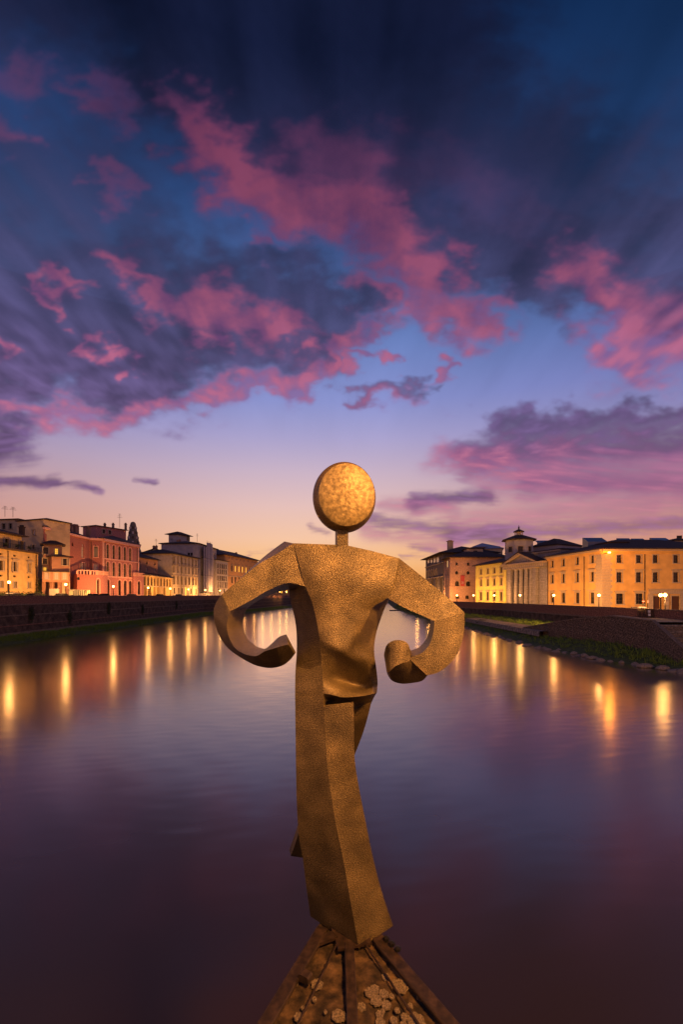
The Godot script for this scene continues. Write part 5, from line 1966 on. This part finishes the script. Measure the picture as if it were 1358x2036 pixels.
func build_statue() -> void:
	var o := thing("bronze_statue", "rough bronze figure with a disc head and looped arms, striding off the pier", "statue", Vector3(0.04, 6.4, -2.15))
	var back := Transform3D(Basis.IDENTITY, -o.position)
	# --- torso and standing leg: rings run left edge, crease, across the back, right crease, right edge, then the far side
	var rows := []
	var raw := [
		[[578, 1080, 2.20], [583, 1080, 2.06], [625, 1081.5, 2.045], [667, 1083, 2.05], [693, 1085, 2.045], [738, 1095, 2.05], [794, 1110, 2.07], [790, 1109, 2.20]],
		[[584, 1112, 2.20], [592, 1112, 2.04], [629, 1114, 2.02], [664, 1115, 2.03], [695, 1118, 2.02], [742, 1127, 2.03], [789, 1133, 2.05], [786, 1133, 2.20]],
		[[592, 1142, 2.20], [600, 1142, 2.03], [633, 1146, 2.00], [664, 1148, 2.02], [697, 1152, 2.00], [736, 1159, 2.015], [783, 1160, 2.04], [779, 1160, 2.20]],
		[[575, 1168, 2.24], [607, 1166, 2.03], [637, 1176, 2.00], [666, 1180, 2.018], [698, 1184, 2.00], [733, 1187, 2.015], [770, 1189, 2.05], [773, 1193, 2.22]],
		[[578, 1198, 2.24], [618, 1191, 2.025], [642, 1201, 2.00], [667, 1206, 2.018], [697, 1210, 2.00], [722, 1212, 2.02], [740, 1208, 2.045], [766, 1207, 2.22]],
		[[585, 1225, 2.22], [625, 1214, 2.02], [647, 1224, 2.00], [668, 1230, 2.012], [694, 1233, 2.00], [714, 1234, 2.015], [731, 1229, 2.035], [757, 1231, 2.20]],
		[[589, 1253, 2.20], [630.5, 1241, 2.015], [650, 1250, 1.995], [669, 1254, 2.00], [690, 1256, 1.995], [706, 1256, 2.01], [720, 1250, 2.03], [749, 1256, 2.19]],
		[[590, 1283, 2.17], [634.5, 1266, 2.01], [651, 1272, 1.985], [669, 1277, 1.985], [687, 1280, 1.985], [699, 1280, 2.0], [708, 1274, 2.03], [744.5, 1281, 2.17]],
		[[589.5, 1304, 2.14], [637, 1281, 2.01], [653, 1286, 1.985], [669, 1292, 1.985], [684, 1298, 1.99], [696, 1303, 2.005], [707, 1291, 2.05], [744.5, 1302, 2.13]],
		[[588, 1322, 2.125], [638.5, 1306, 2.015], [655, 1309, 2.02], [672, 1313, 2.035], [690, 1317, 2.045], [711, 1319, 2.06], [728, 1316, 2.075], [747, 1319, 2.12]],
		[[587, 1342, 2.11], [640.5, 1332, 2.02], [656, 1333, 2.06], [675, 1337, 2.095], [698, 1342, 2.12], [718, 1346, 2.135], [734, 1341, 2.12], [749.5, 1338, 2.13]],
		[[586.7, 1360, 2.105], [641.5, 1350, 2.025], [657, 1350, 2.07], [678, 1354.5, 2.135], [700, 1360, 2.17], [726, 1367, 2.165], [740, 1358, 2.13], [751, 1356, 2.13]],
		[[586.5, 1378, 2.10], [642.3, 1364, 2.025], [657, 1365, 2.04], [680, 1370, 2.055], [703, 1373, 2.065], [727, 1375, 2.07], [741, 1370, 2.075], [750.5, 1367, 2.12]],
		[[586.5, 1388, 2.10], [643, 1379.5, 2.03], [655, 1380.5, 2.015], [680, 1386.5, 2.01], [703, 1386, 2.015], [727, 1383, 2.03], [740, 1380, 2.05], [749.5, 1377, 2.11]],
		[[586.8, 1400, 2.10], [643, 1397, 2.03], [654, 1390, 2.12], [680, 1392, 2.13], [703, 1393, 2.13], [724, 1393, 2.13], [736, 1390, 2.135], [744, 1386, 2.15]],
		[[587, 1412, 2.10], [643.5, 1404.5, 2.03], [650, 1410, 2.13], [680, 1412, 2.14], [701, 1414, 2.15], [719, 1416, 2.16], [729, 1412, 2.17], [737, 1401, 2.20]]]
	for r in raw:
		var ring := []
		for v in r:
			ring.append(at(v[0], v[1], v[2]))
		var e: Vector3 = ring[7]
		var l: Vector3 = ring[0]
		var mid := (e + l) / 2.0
		ring.append(e.lerp(mid, 0.18) + Vector3(0, 0, -0.13))
		ring.append(l.lerp(mid, 0.18) + Vector3(0, 0, -0.13))
		rows.append(ring)
	var st := begin()
	skin(st, rows, [1, 2, 2, 2, 2, 2, 3, 4, 4, 4], 4, 3, [13])
	# standing leg: a three sided prism, its ridge towards the bridge
	var leg := []
	for v in [[586.8, 643.5, 703, 1411, 1404.5, 1395.5, 2.10, 2.03, 2.035], [587.5, 647, 704, 1460, 1460, 1450, 2.10, 2.025, 2.04], [588.3, 651, 705, 1525, 1525, 1505, 2.11, 2.02, 2.05], [590, 660, 712, 1600, 1592, 1556, 2.13, 2.02, 2.07], [594, 670, 726, 1660, 1650, 1628, 2.15, 2.02, 2.09],
			[601.5, 683, 742, 1704, 1712, 1706, 2.17, 2.025, 2.12], [609, 698, 760, 1764, 1798, 1775, 2.20, 2.04, 2.16], [617, 714, 782, 1822, 1886.5, 1841, 2.268, 2.06, 2.204]]:
		var a := at(v[0], v[3], v[6])
		var b := at(v[1], v[4], v[7])
		var c := at(v[2], v[5], v[8])
		leg.append([a, b, c, c.lerp(a, 0.2) + Vector3(0, 0.0, -0.1), a.lerp(c, 0.2) + Vector3(0, 0.0, -0.1)])
	skin(st, leg, [6, 7, 8, 8, 8], 6)
	finish(st)
	obj("torso_and_leg", st, M.bronze, o, back)
	# --- striding leg, going away over the water
	st = begin()
	var far := []
	for v in [[690, 1404, 738, 1398, 2.15, 2.13], [684, 1440, 733.5, 1417, 2.22, 2.17], [668, 1470, 723, 1454, 2.30, 2.25], [640, 1510, 705.5, 1500, 2.38, 2.34], [612, 1580, 668, 1590, 2.5, 2.46], [594, 1634, 640, 1660, 2.62, 2.55], [583, 1668, 622, 1692, 2.72, 2.62], [575, 1690, 612, 1707, 2.80, 2.68]]:
		var a := at(v[0], v[1], v[4])
		var b := at(v[2], v[3], v[5])
		var dn := at(v[0] + 3.0, v[1] + 12.0, v[5] + 0.02)
		far.append([a, dn, b, b.lerp(a, 0.15) + Vector3(0, 0.03, -0.12), a.lerp(b, 0.15) + Vector3(0, 0.03, -0.10)])
	skin(st, far, [1, 2, 3, 4, 5], 5)
	finish(st)
	obj("striding_leg", st, M.bronze, o, back)
	# --- arm on the left: band that turns at the elbow and rolls into the hand
	st = begin()
	var arm := []
	for v in [[790, 98, 2.06, 907, 515, 2.03, 800, 560, 2.24, 705, 80, 2.24], [620, 205, 2.05, 740, 480, 2.03, 740, 545, 2.25, 545, 197, 2.26], [440, 310, 2.04, 560, 545, 2.02, 580, 592, 2.25, 405, 318, 2.26], [260, 455, 2.02, 370, 655, 2.00, 445, 655, 2.24, 262, 452, 2.25], [100, 590, 2.0, 180, 755, 1.97, 345, 725, 2.22, 130, 600, 2.24],
			[40, 680, 2.07, 155, 835, 1.975, 312, 800, 2.22, 80, 700, 2.25], [20, 780, 2.08, 150, 920, 1.98, 300, 880, 2.22, 70, 790, 2.25], [45, 910, 2.08, 172, 1010, 1.98, 315, 950, 2.2, 95, 900, 2.25], [100, 1035, 2.08, 225, 1105, 1.97, 355, 1025, 2.18, 150, 1020, 2.24],
			[200, 1145, 2.07, 295, 1155, 1.96, 425, 1085, 2.16, 250, 1120, 2.22], [370, 1250, 2.06, 375, 1180, 1.95, 495, 1113, 2.14, 400, 1200, 2.2], [480, 1290, 2.06, 440, 1183, 1.94, 530, 1108, 2.12, 500, 1240, 2.2], [590, 1300, 2.05, 520, 1138, 1.93, 585, 1063, 2.11, 600, 1250, 2.18], [690, 1275, 2.04, 620, 1107, 1.92, 640, 1010, 2.10, 690, 1230, 2.17],
			[760, 1222, 2.03, 690, 1085, 1.92, 690, 985, 2.10, 755, 1180, 2.15], [803, 1168, 2.02, 744, 1073, 1.92, 724, 979, 2.08, 815, 1150, 2.09]]:
		arm.append([la(v[0], v[1], v[2]), la(v[3], v[4], v[5]), la(v[6], v[7], v[8]), la(v[9], v[10], v[11])])
	skin(st, arm, [1, 2, 3, 4], 5, 2, [4])
	finish(st)
	obj("arm", st, M.bronze, o, back)
	# --- arm on the right: a flat bent slab
	st = begin()
	arm = []
	for v in [[794, 1110, 2.07, 771, 1189.5, 2.05], [838, 1145, 2.035, 803, 1208, 2.02], [882, 1181, 2.02, 836, 1222.5, 2.0], [924, 1217, 2.0, 864.7, 1235.4, 1.985], [923.5, 1250, 1.995, 862.5, 1256, 1.98], [917.5, 1281, 1.985, 855, 1280, 1.97], [902.5, 1311, 1.975, 840, 1297.5, 1.96], [875, 1335, 1.965, 822, 1304.5, 1.955], [849, 1343, 1.96, 814, 1310, 1.955]]:
		var a := at(v[0], v[1], v[2])
		var b := at(v[3], v[4], v[5])
		var w := (a - b).normalized() * 0.006
		arm.append([a, b, b + Vector3(0, 0.012, -0.115) + w, a + Vector3(0, 0.0, -0.12) - w])
	skin(st, arm, [1, 2, 3, 4], 5, 2, [3])
	# its rolled hand: face, lip, and the dark hollow under it
	var hand := []
	for v in [[817, 1303, 814.5, 1313, 850, 1343, 1.952, 2.02], [813, 1283, 806, 1317, 839, 1354, 1.94, 2.06], [804, 1275, 797, 1319.5, 816, 1358.5, 1.93, 2.07], [790, 1272.5, 787, 1324, 800, 1359.5, 1.93, 2.07], [777, 1276, 779, 1331, 786, 1356.5, 1.94, 2.07], [768, 1284.5, 773, 1337, 777, 1351, 1.965, 2.07], [763.5, 1301, 768.5, 1334, 770, 1340, 2.02, 2.08]]:
		hand.append([at(v[0], v[1], v[6] + 0.01), at(v[2], v[3], v[6]), at(v[4], v[5], v[7]), at(v[0] * 0.96 + v[4] * 0.04, v[1] + 4.0, v[6] + 0.16)])
	skin(st, hand, [11, 12, 13, 14], 4)
	finish(st)
	obj("arm", st, M.bronze, o, back)
	# --- neck
	st = begin()
	var nk := []
	for v in [[1088, 2.05], [1070, 2.05], [1052, 2.05]]:
		nk.append([at(670.5, v[0], v[1] - 0.005), at(692.5, v[0], v[1]), at(691.5, v[0], v[1] + 0.07), at(666.5, v[0] - 1.0, v[1] + 0.075)])
	skin(st, nk, [1, 2, 3, 4], 2)
	finish(st)
	obj("neck", st, M.bronze, o, back)
	# --- head: a thick lens with a domed face inset in its rim
	st = begin()
	var ctr := at(684.5, 989.5, 2.08)
	var ax := Vector3(0.05, -0.02, 1.0).normalized()     # the face looks back at the bridge, a touch to the right
	var sx := Vector3.UP.cross(ax).normalized()
	var sy := ax.cross(sx)
	var prof := [Vector2(0.0, 0.118), Vector2(0.03, 0.117), Vector2(0.06, 0.112), Vector2(0.09, 0.104), Vector2(0.112, 0.094), Vector2(0.1225, 0.086), Vector2(0.1255, 0.078), Vector2(0.1240, 0.064), Vector2(0.1345, 0.046), Vector2(0.140, 0.028), Vector2(0.1442, 0.006), Vector2(0.1435, -0.02), Vector2(0.138, -0.05), Vector2(0.12, -0.085), Vector2(0.08, -0.11), Vector2(0.0, -0.12)]
	var n := 64
	var bump := FastNoiseLite.new()
	bump.seed = 4
	bump.frequency = 9.0
	for piece in 2:
		st = begin()
		for k in (range(0, 6) if piece == 0 else range(6, prof.size() - 1)):
			st.set_smooth_group(1 if k < 5 else (2 if k < 7 else 3))
			for i in n:
				var pts := []
				for v in [[k, i], [k, i + 1], [k + 1, i + 1], [k + 1, i]]:
					var ang: float = TAU * (v[1] % n) / n
					var p: Vector2 = prof[v[0]]
					var off: Vector3 = sx * cos(ang) * p.x + sy * sin(ang) * p.x * 1.11
					if v[0] <= 7:
						off += sx * 0.006 - sy * 0.004
					off += ax * (p.y + (0.005 * bump.get_noise_3d(off.x, off.y, 0.0) if v[0] < 6 else 0.0))
					pts.append(ctr + off)
				for t in [[0, 1, 2], [0, 2, 3]]:
					if (pts[t[1]] - pts[t[0]]).cross(pts[t[2]] - pts[t[0]]).length_squared() > 1e-14:
						for q in t:
							st.add_vertex(pts[q])
		finish(st)
		if piece == 0:
			obj("head_face", st, M.bronze_head, o, back)
			for mk in [[0.068, -0.085, 0.35], [0.079, -0.083, 0.2], [0.061, -0.09, 0.9]]:   # a scratched dark mark low on the face
				var dash := begin()
				bevel_bar(dash, 0.022, 0.0045, 0.004)
				obj("scratched_mark", dash, M.iron, o, Transform3D(Basis(ax, mk[2]) * Basis(sx, ax, -sy), ctr + sx * mk[0] + sy * mk[1] + ax * 0.0925 - o.position))
		else:
			obj("head_rim", st, M.bronze_rim_shade, o, back)


# ================================================================ small things
func potted_plant(where: Vector3) -> Node3D:
	var o := Node3D.new()
	o.name = numbered("potted_plant")
	o.position = where
	add_child(o)
	var st := begin()
	lathe(st, Vector3.ZERO, [Vector2(0.2, 0), Vector2(0.28, 0.4), Vector2(0.25, 0.42), Vector2(0.0, 0.38)], 10)
	obj("pot", st, M.dusty_pink_stucco, o)
	st = begin()
	leaf_cloud(st, Vector3(0, 0.85, 0), Vector3(0.42, 0.5, 0.42), 70, 0.16)
	obj("foliage", st, M.leaf_dark, o)
	return o


func leaf_cloud(st: SurfaceTool, c: Vector3, r: Vector3, n: int, size: float) -> void:
	for i in n:
		var p := Vector3(rng.randfn(0, 0.5), rng.randfn(0, 0.5), rng.randfn(0, 0.5)).limit_length(1.0) * r + c
		var a := Vector3(rng.randf_range(-1, 1), rng.randf_range(-1, 1), rng.randf_range(-1, 1)).normalized()
		var b := a.cross(Vector3(0.3, 1, 0.2)).normalized() * size * rng.randf_range(0.5, 1.0)
		facet(st, p - b, p + b, p + a * size * 1.6, c)


func car(where: Vector3, turn: float, paint: Material, label: String) -> void:
	var o := thing("parked_car", label, "car", where, "cars parked along the embankments")
	o.rotation.y = turn
	var st := begin()
	var side := [Vector2(-2.0, 0.3), Vector2(2.0, 0.3), Vector2(2.05, 0.7), Vector2(1.15, 0.92), Vector2(-1.9, 0.95), Vector2(-2.05, 0.65)]
	prism(st, side, 1.7)
	obj("body", st, paint, o)
	st = begin()
	prism(st, [Vector2(-1.75, 0.94), Vector2(1.1, 0.9), Vector2(0.45, 1.38), Vector2(-1.2, 1.4)], 1.45)
	obj("cabin_glass", st, M.window_glass, o)
	st = begin()
	prism(st, [Vector2(-1.3, 1.385), Vector2(0.5, 1.375), Vector2(0.35, 1.45), Vector2(-1.1, 1.47)], 1.4)
	obj("roof", st, paint, o)
	for s in [[-1.25, 0.78], [1.25, 0.78], [-1.25, -0.78], [1.25, -0.78]]:
		var w := begin()
		lathe(w, Vector3.ZERO, [Vector2(0, -0.1), Vector2(0.31, -0.1), Vector2(0.31, 0.1), Vector2(0, 0.1)], 14)
		obj("wheel", w, M.tyre, o, Transform3D(Basis(Vector3.RIGHT, PI / 2.0), Vector3(s[0], 0.31, s[1])))


func prism(st: SurfaceTool, side: Array, w: float) -> void:
	var c := Vector3.ZERO
	for p in side:
		c += Vector3(p.x, p.y, 0) / side.size()
	for k in side.size():
		var a: Vector2 = side[k]
		var b: Vector2 = side[(k + 1) % side.size()]
		face(st, Vector3(a.x, a.y, -w / 2.0), Vector3(b.x, b.y, -w / 2.0), Vector3(b.x, b.y, w / 2.0), Vector3(a.x, a.y, w / 2.0), c)
	for s in [-1.0, 1.0]:
		for k in side.size():
			var a: Vector2 = side[k]
			var b: Vector2 = side[(k + 1) % side.size()]
			facet(st, c + Vector3(0, 0, s * w / 2.0), Vector3(a.x, a.y, s * w / 2.0), Vector3(b.x, b.y, s * w / 2.0), c)


func road_sign(where: Vector3, h: float, turn: float, label: String, arrow: bool) -> void:
	var o := thing("road_sign", label, "road sign", where)
	o.rotation.y = turn
	var st := begin()
	box(st, Vector3(0, h / 2.0, 0), Vector3(0.07, h, 0.07))
	obj("post", st, M.iron, o)
	st = begin()
	lathe(st, Vector3.ZERO, [Vector2(0, -0.02), Vector2(0.2, -0.02), Vector2(0.2, 0.02), Vector2(0, 0.02)], 20)
	obj("disc", st, M.red_paint, o, Transform3D(Basis(Vector3.RIGHT, PI / 2.0), Vector3(0, h, 0.06)))
	st = begin()
	box(st, Vector3(0, h, 0.09), Vector3(0.42, 0.11, 0.02) if not arrow else Vector3(0.14, 0.4, 0.02))
	obj("bar", st, M.white_paint, o)


func build_small_things() -> void:
	# boulders and stones along the right waterline
	var proto: Node3D
	var k := 0
	var z := -46.5
	while z > -118.0:
		var x := along([[35.3, -46.0], [32.6, -56.6], [31.0, -64.0], [29.9, -72.0], [30.0, -90.0], [30.0, -110.0], [29.0, -142.0]], z) - 0.15
		var o: Node3D
		var s := rng.randf_range(0.22, 0.6) * (1.2 if z > -70.0 else 0.9)
		if k < 3:
			o = Node3D.new()
			var st := begin()
			var pts := []
			for i in 5:
				var row := []
				for j in 8:
					var v := sin(PI * (i + 0.4) / 4.8)
					row.append(Vector3(cos(TAU * j / 8.0) * v, cos(PI * (i + 0.4) / 4.8) * 0.62, sin(TAU * j / 8.0) * v) * rng.randf_range(0.78, 1.12))
				pts.append(row)
			for i in 4:
				for j in 8:
					face(st, pts[i][j], pts[i][(j + 1) % 8], pts[i + 1][(j + 1) % 8], pts[i + 1][j], Vector3.ZERO)
			for j in 8:
				facet(st, pts[0][j], pts[0][(j + 1) % 8], Vector3(0, 0.6, 0), Vector3.ZERO)
			var mi := MeshInstance3D.new()
			mi.mesh = st.commit()
			mi.material_override = M.shore_rock
			o = mi
			if proto == null:
				proto = o
		else:
			o = proto.duplicate()
		o.name = numbered("shore_rock")
		o.transform = Transform3D(Basis(Vector3.UP, rng.randf() * TAU).scaled(Vector3(s * rng.randf_range(0.8, 1.6), s, s)), Vector3(x + rng.randf_range(-0.5, 1.1), rng.randf_range(-0.12, 0.12), z))
		tag(o, "pale rough rock at the waterline of the right bank", "rock", "rocks along the right waterline")
		add_child(o)
		k += 1
		z -= rng.randf_range(0.5, 1.5)
	# bushes on the right bank
	for b in [[34.6, -112.0, 1.0, "round dark bush on the path end beside the statue elbow"], [33.2, -128.0, 1.7, "low spreading bush on the right bank beside the statue elbow"], [28.9, -146.0, 2.2, "long green thicket on the right bank seen under the bent arm"], [29.4, -172.0, 2.2, "far green thicket on the right bank seen under the bent arm"], [30.2, -205.0, 2.4, "farthest green thicket on the right bank under the arm"]]:
		var st := begin()
		leaf_cloud(st, Vector3(0, b[2] * 0.4, 0), Vector3(b[2] * 1.2, b[2] * 0.7, b[2] * 1.8), 420, 0.22)
		var w := obj("bush", st, M.leaf_dark, self, Transform3D(Basis.IDENTITY, Vector3(b[0], 1.0, b[1])))
		tag(w, b[3], "bush")
	# hedge before the ochre house
	var f := front(-40, 84.0, 84, 99.5, LEFT_STREET)
	var hd := begin()
	for i in 40:
		leaf_cloud(hd, f.t * (f.len * i / 39.0) + Vector3(0, 0.9 + 0.1 * sin(i * 1.7), 0), Vector3(0.7, 0.9, 0.7), 60, 0.16)
	box(hd, f.t * f.len / 2.0 + Vector3(0, 0.7, 0), Vector3(f.len, 1.3, 0.7), Basis(f.t, Vector3.UP, f.n))
	var hw := obj("hedge", hd, M.leaf_dark, self, Transform3D(Basis.IDENTITY, f.a))
	tag(hw, "long dark clipped hedge in front of the ochre house", "hedge")
	# creeper by the ochre house corner
	var iv := begin()
	leaf_cloud(iv, Vector3(0, 2.2, 0), Vector3(0.9, 2.6, 0.7), 260, 0.2)
	tag(obj("creeper", iv, M.leaf_dark, self, Transform3D(Basis.IDENTITY, ground_at(79, 102.5, LEFT_STREET))), "dark climbing plant at the right corner of the ochre house", "plant")
	# weeds that hang from the left wall
	for q in [[26.0, -84.0, 5.4, "nearest, below the ochre house"], [60.0, -96.0, 4.4, "below the hedge end"], [120.0, -112.0, 5.8, "below the red palace wing"], [190.0, -131.0, 4.9, "below the loggia"], [300.0, -158.0, 5.6, "below the cream house"]]:
		var hg := begin()
		leaf_cloud(hg, Vector3(0.1, -0.9, 0.0), Vector3(0.2, 1.5, 0.75), 320, 0.15)
		tag(obj("hanging_weed", hg, M.leaf_dark, self, Transform3D(Basis.IDENTITY, Vector3(along(LEFT_WALL, q[1]) + 0.1, q[2], q[1]))), "dark weeds hanging on the left embankment wall, " + q[3], "plant", "weeds on the left embankment wall")
	# white kiosk panel and the lit glass pavilion beside the palace
	var kp := thing("boarded_hoarding", "large pale boarded hoarding on the quay left of the lit pavilion", "hoarding", ground_at(107, 101, LEFT_STREET))
	var st2 := begin()
	box(st2, Vector3(0, 1.25, 0), Vector3(2.1, 2.5, 0.16))
	obj("board", st2, M.white_stucco, kp)
	for s in [-1, 1]:
		st2 = begin()
		box(st2, Vector3(s * 1.0, 1.3, -0.12), Vector3(0.1, 2.6, 0.1))
		obj("post", st2, M.iron, kp)
	var pv := front(143, 106.0, 181, 115.0, LEFT_STREET)
	var po := thing("glass_pavilion", "glowing glass pavilion with round arches beside the red palace wall", "pavilion", pv.a)
	for i in 3:
		var u: float = pv.len * (i + 0.5) / 3.0
		var r: float = pv.len / 6.6
		var g := begin()
		var prof := []
		for q in 9:
			prof.append(Vector3(cos(PI * q / 8.0) * r, sin(PI * q / 8.0) * r + 1.1, 0))
		for q in 8:
			var a: Vector3 = prof[q]
			var b: Vector3 = prof[q + 1]
			face(g, a, b, b + Vector3(0, 0, -2.5), a + Vector3(0, 0, -2.5), Vector3(0, 1, -1))
			quad(g, a, b, Vector3(b.x, 0, 0), Vector3(a.x, 0, 0), Vector3(0, 0, 1))
		var xf := Transform3D(Basis(pv.t, Vector3.UP, pv.n), pv.t * u)
		obj("lamp_lit_glass", g, M.kiosk_light, po, xf)
		for q in 5:
			g = begin()
			var a: Vector3 = prof[q * 2]
			box(g, Vector3(a.x, a.y / 2.0, 0.05), Vector3(0.08, a.y, 0.08))
			obj("rib", g, M.iron, po, xf)
	# cars parked behind the parapets; mostly only their roofs show
	var cars := [[28, 84.0, "car_silver", "silver car parked before the ochre house hedge"], [70, 90.0, "car_dark", "dark car parked near the right end of the hedge"], [124, 99.5, "car_dark", "dark car parked beside the pale boarded panel"], [186, 110.5, "car_silver", "silver car parked below the low wing of the red palace"],
		[208, 115.5, "car_dark", "dark car parked below the bright palace front"], [262, 130.0, "car_silver", "silver car parked at the right end of the palace front"], [318, 149.0, "car_dark", "dark car parked before the loggia arches"], [356, 167.0, "car_silver", "silver car parked before the cream house"]]
	for c in cars:
		var p := ground_at(c[0], c[1], LEFT_STREET)
		car(p, PI / 2.0 - 0.05, M[c[2]], c[3])
	car(ground_at(1268, 74, RIGHT_STREET), PI / 2.0, M.car_silver, "silver car parked behind the gate below the golden building")
	# traffic signs before the portal
	road_sign(ground_at(1279.5, 79, RIGHT_STREET), 2.3, 0.0, "red and white round road sign left of the portal lamps", false)
	road_sign(ground_at(1288.5, 81, RIGHT_STREET), 2.2, 0.1, "red round road sign closest to the portal lamps", true)
	# gate in the right parapet
	var ga := thing("parapet_gate", "small iron gate with pale notice plates set in the right brick parapet", "gate", Vector3(46.3, 4.75, -69.2))
	for i in 12:
		st2 = begin()
		box(st2, Vector3(0, 0.62, -1.8 + i * 0.327), Vector3(0.06, 1.25, 0.06))
		obj("bar", st2, M.iron, ga)
	for y in [0.1, 1.2]:
		st2 = begin()
		box(st2, Vector3(0.01, y, 0), Vector3(0.05, 0.07, 3.7))
		obj("rail", st2, M.iron, ga)
	for s in [[0.85, 0.9], [0.35, 0.95]]:
		st2 = begin()
		box(st2, Vector3(-0.06, s[0], s[1]), Vector3(0.03, 0.36, 0.55))
		obj("plate", st2, M.white_paint, ga)
	# a notice board between the portal doors
	var nb := thing("notice_board", "pale notice board between the two brown doors of the golden building", "sign", at(zq(1210), yq(772), 99.4))
	st2 = begin()
	box(st2, Vector3.ZERO, Vector3(1.1, 0.8, 0.08))
	obj("panel", st2, M.cream_stucco, nb)
	# moored boat far off under the right arm
	var bo := thing("rowing_boat", "small dark boat moored far off near the right bank under the bent arm", "boat", ground_at(786, 240, 0.0))
	st2 = begin()
	var hull := [Vector2(-3.0, 0.1), Vector2(-2.4, -0.2), Vector2(2.2, -0.2), Vector2(3.2, 0.3), Vector2(3.1, 0.45), Vector2(-3.0, 0.4)]
	prism(st2, hull, 1.5)
	obj("hull", st2, M.shutter_brown, bo)
	st2 = begin()
	box(st2, Vector3(-0.4, 0.46, 0), Vector3(0.4, 0.08, 1.3))
	obj("thwart", st2, M.door_wood, bo)
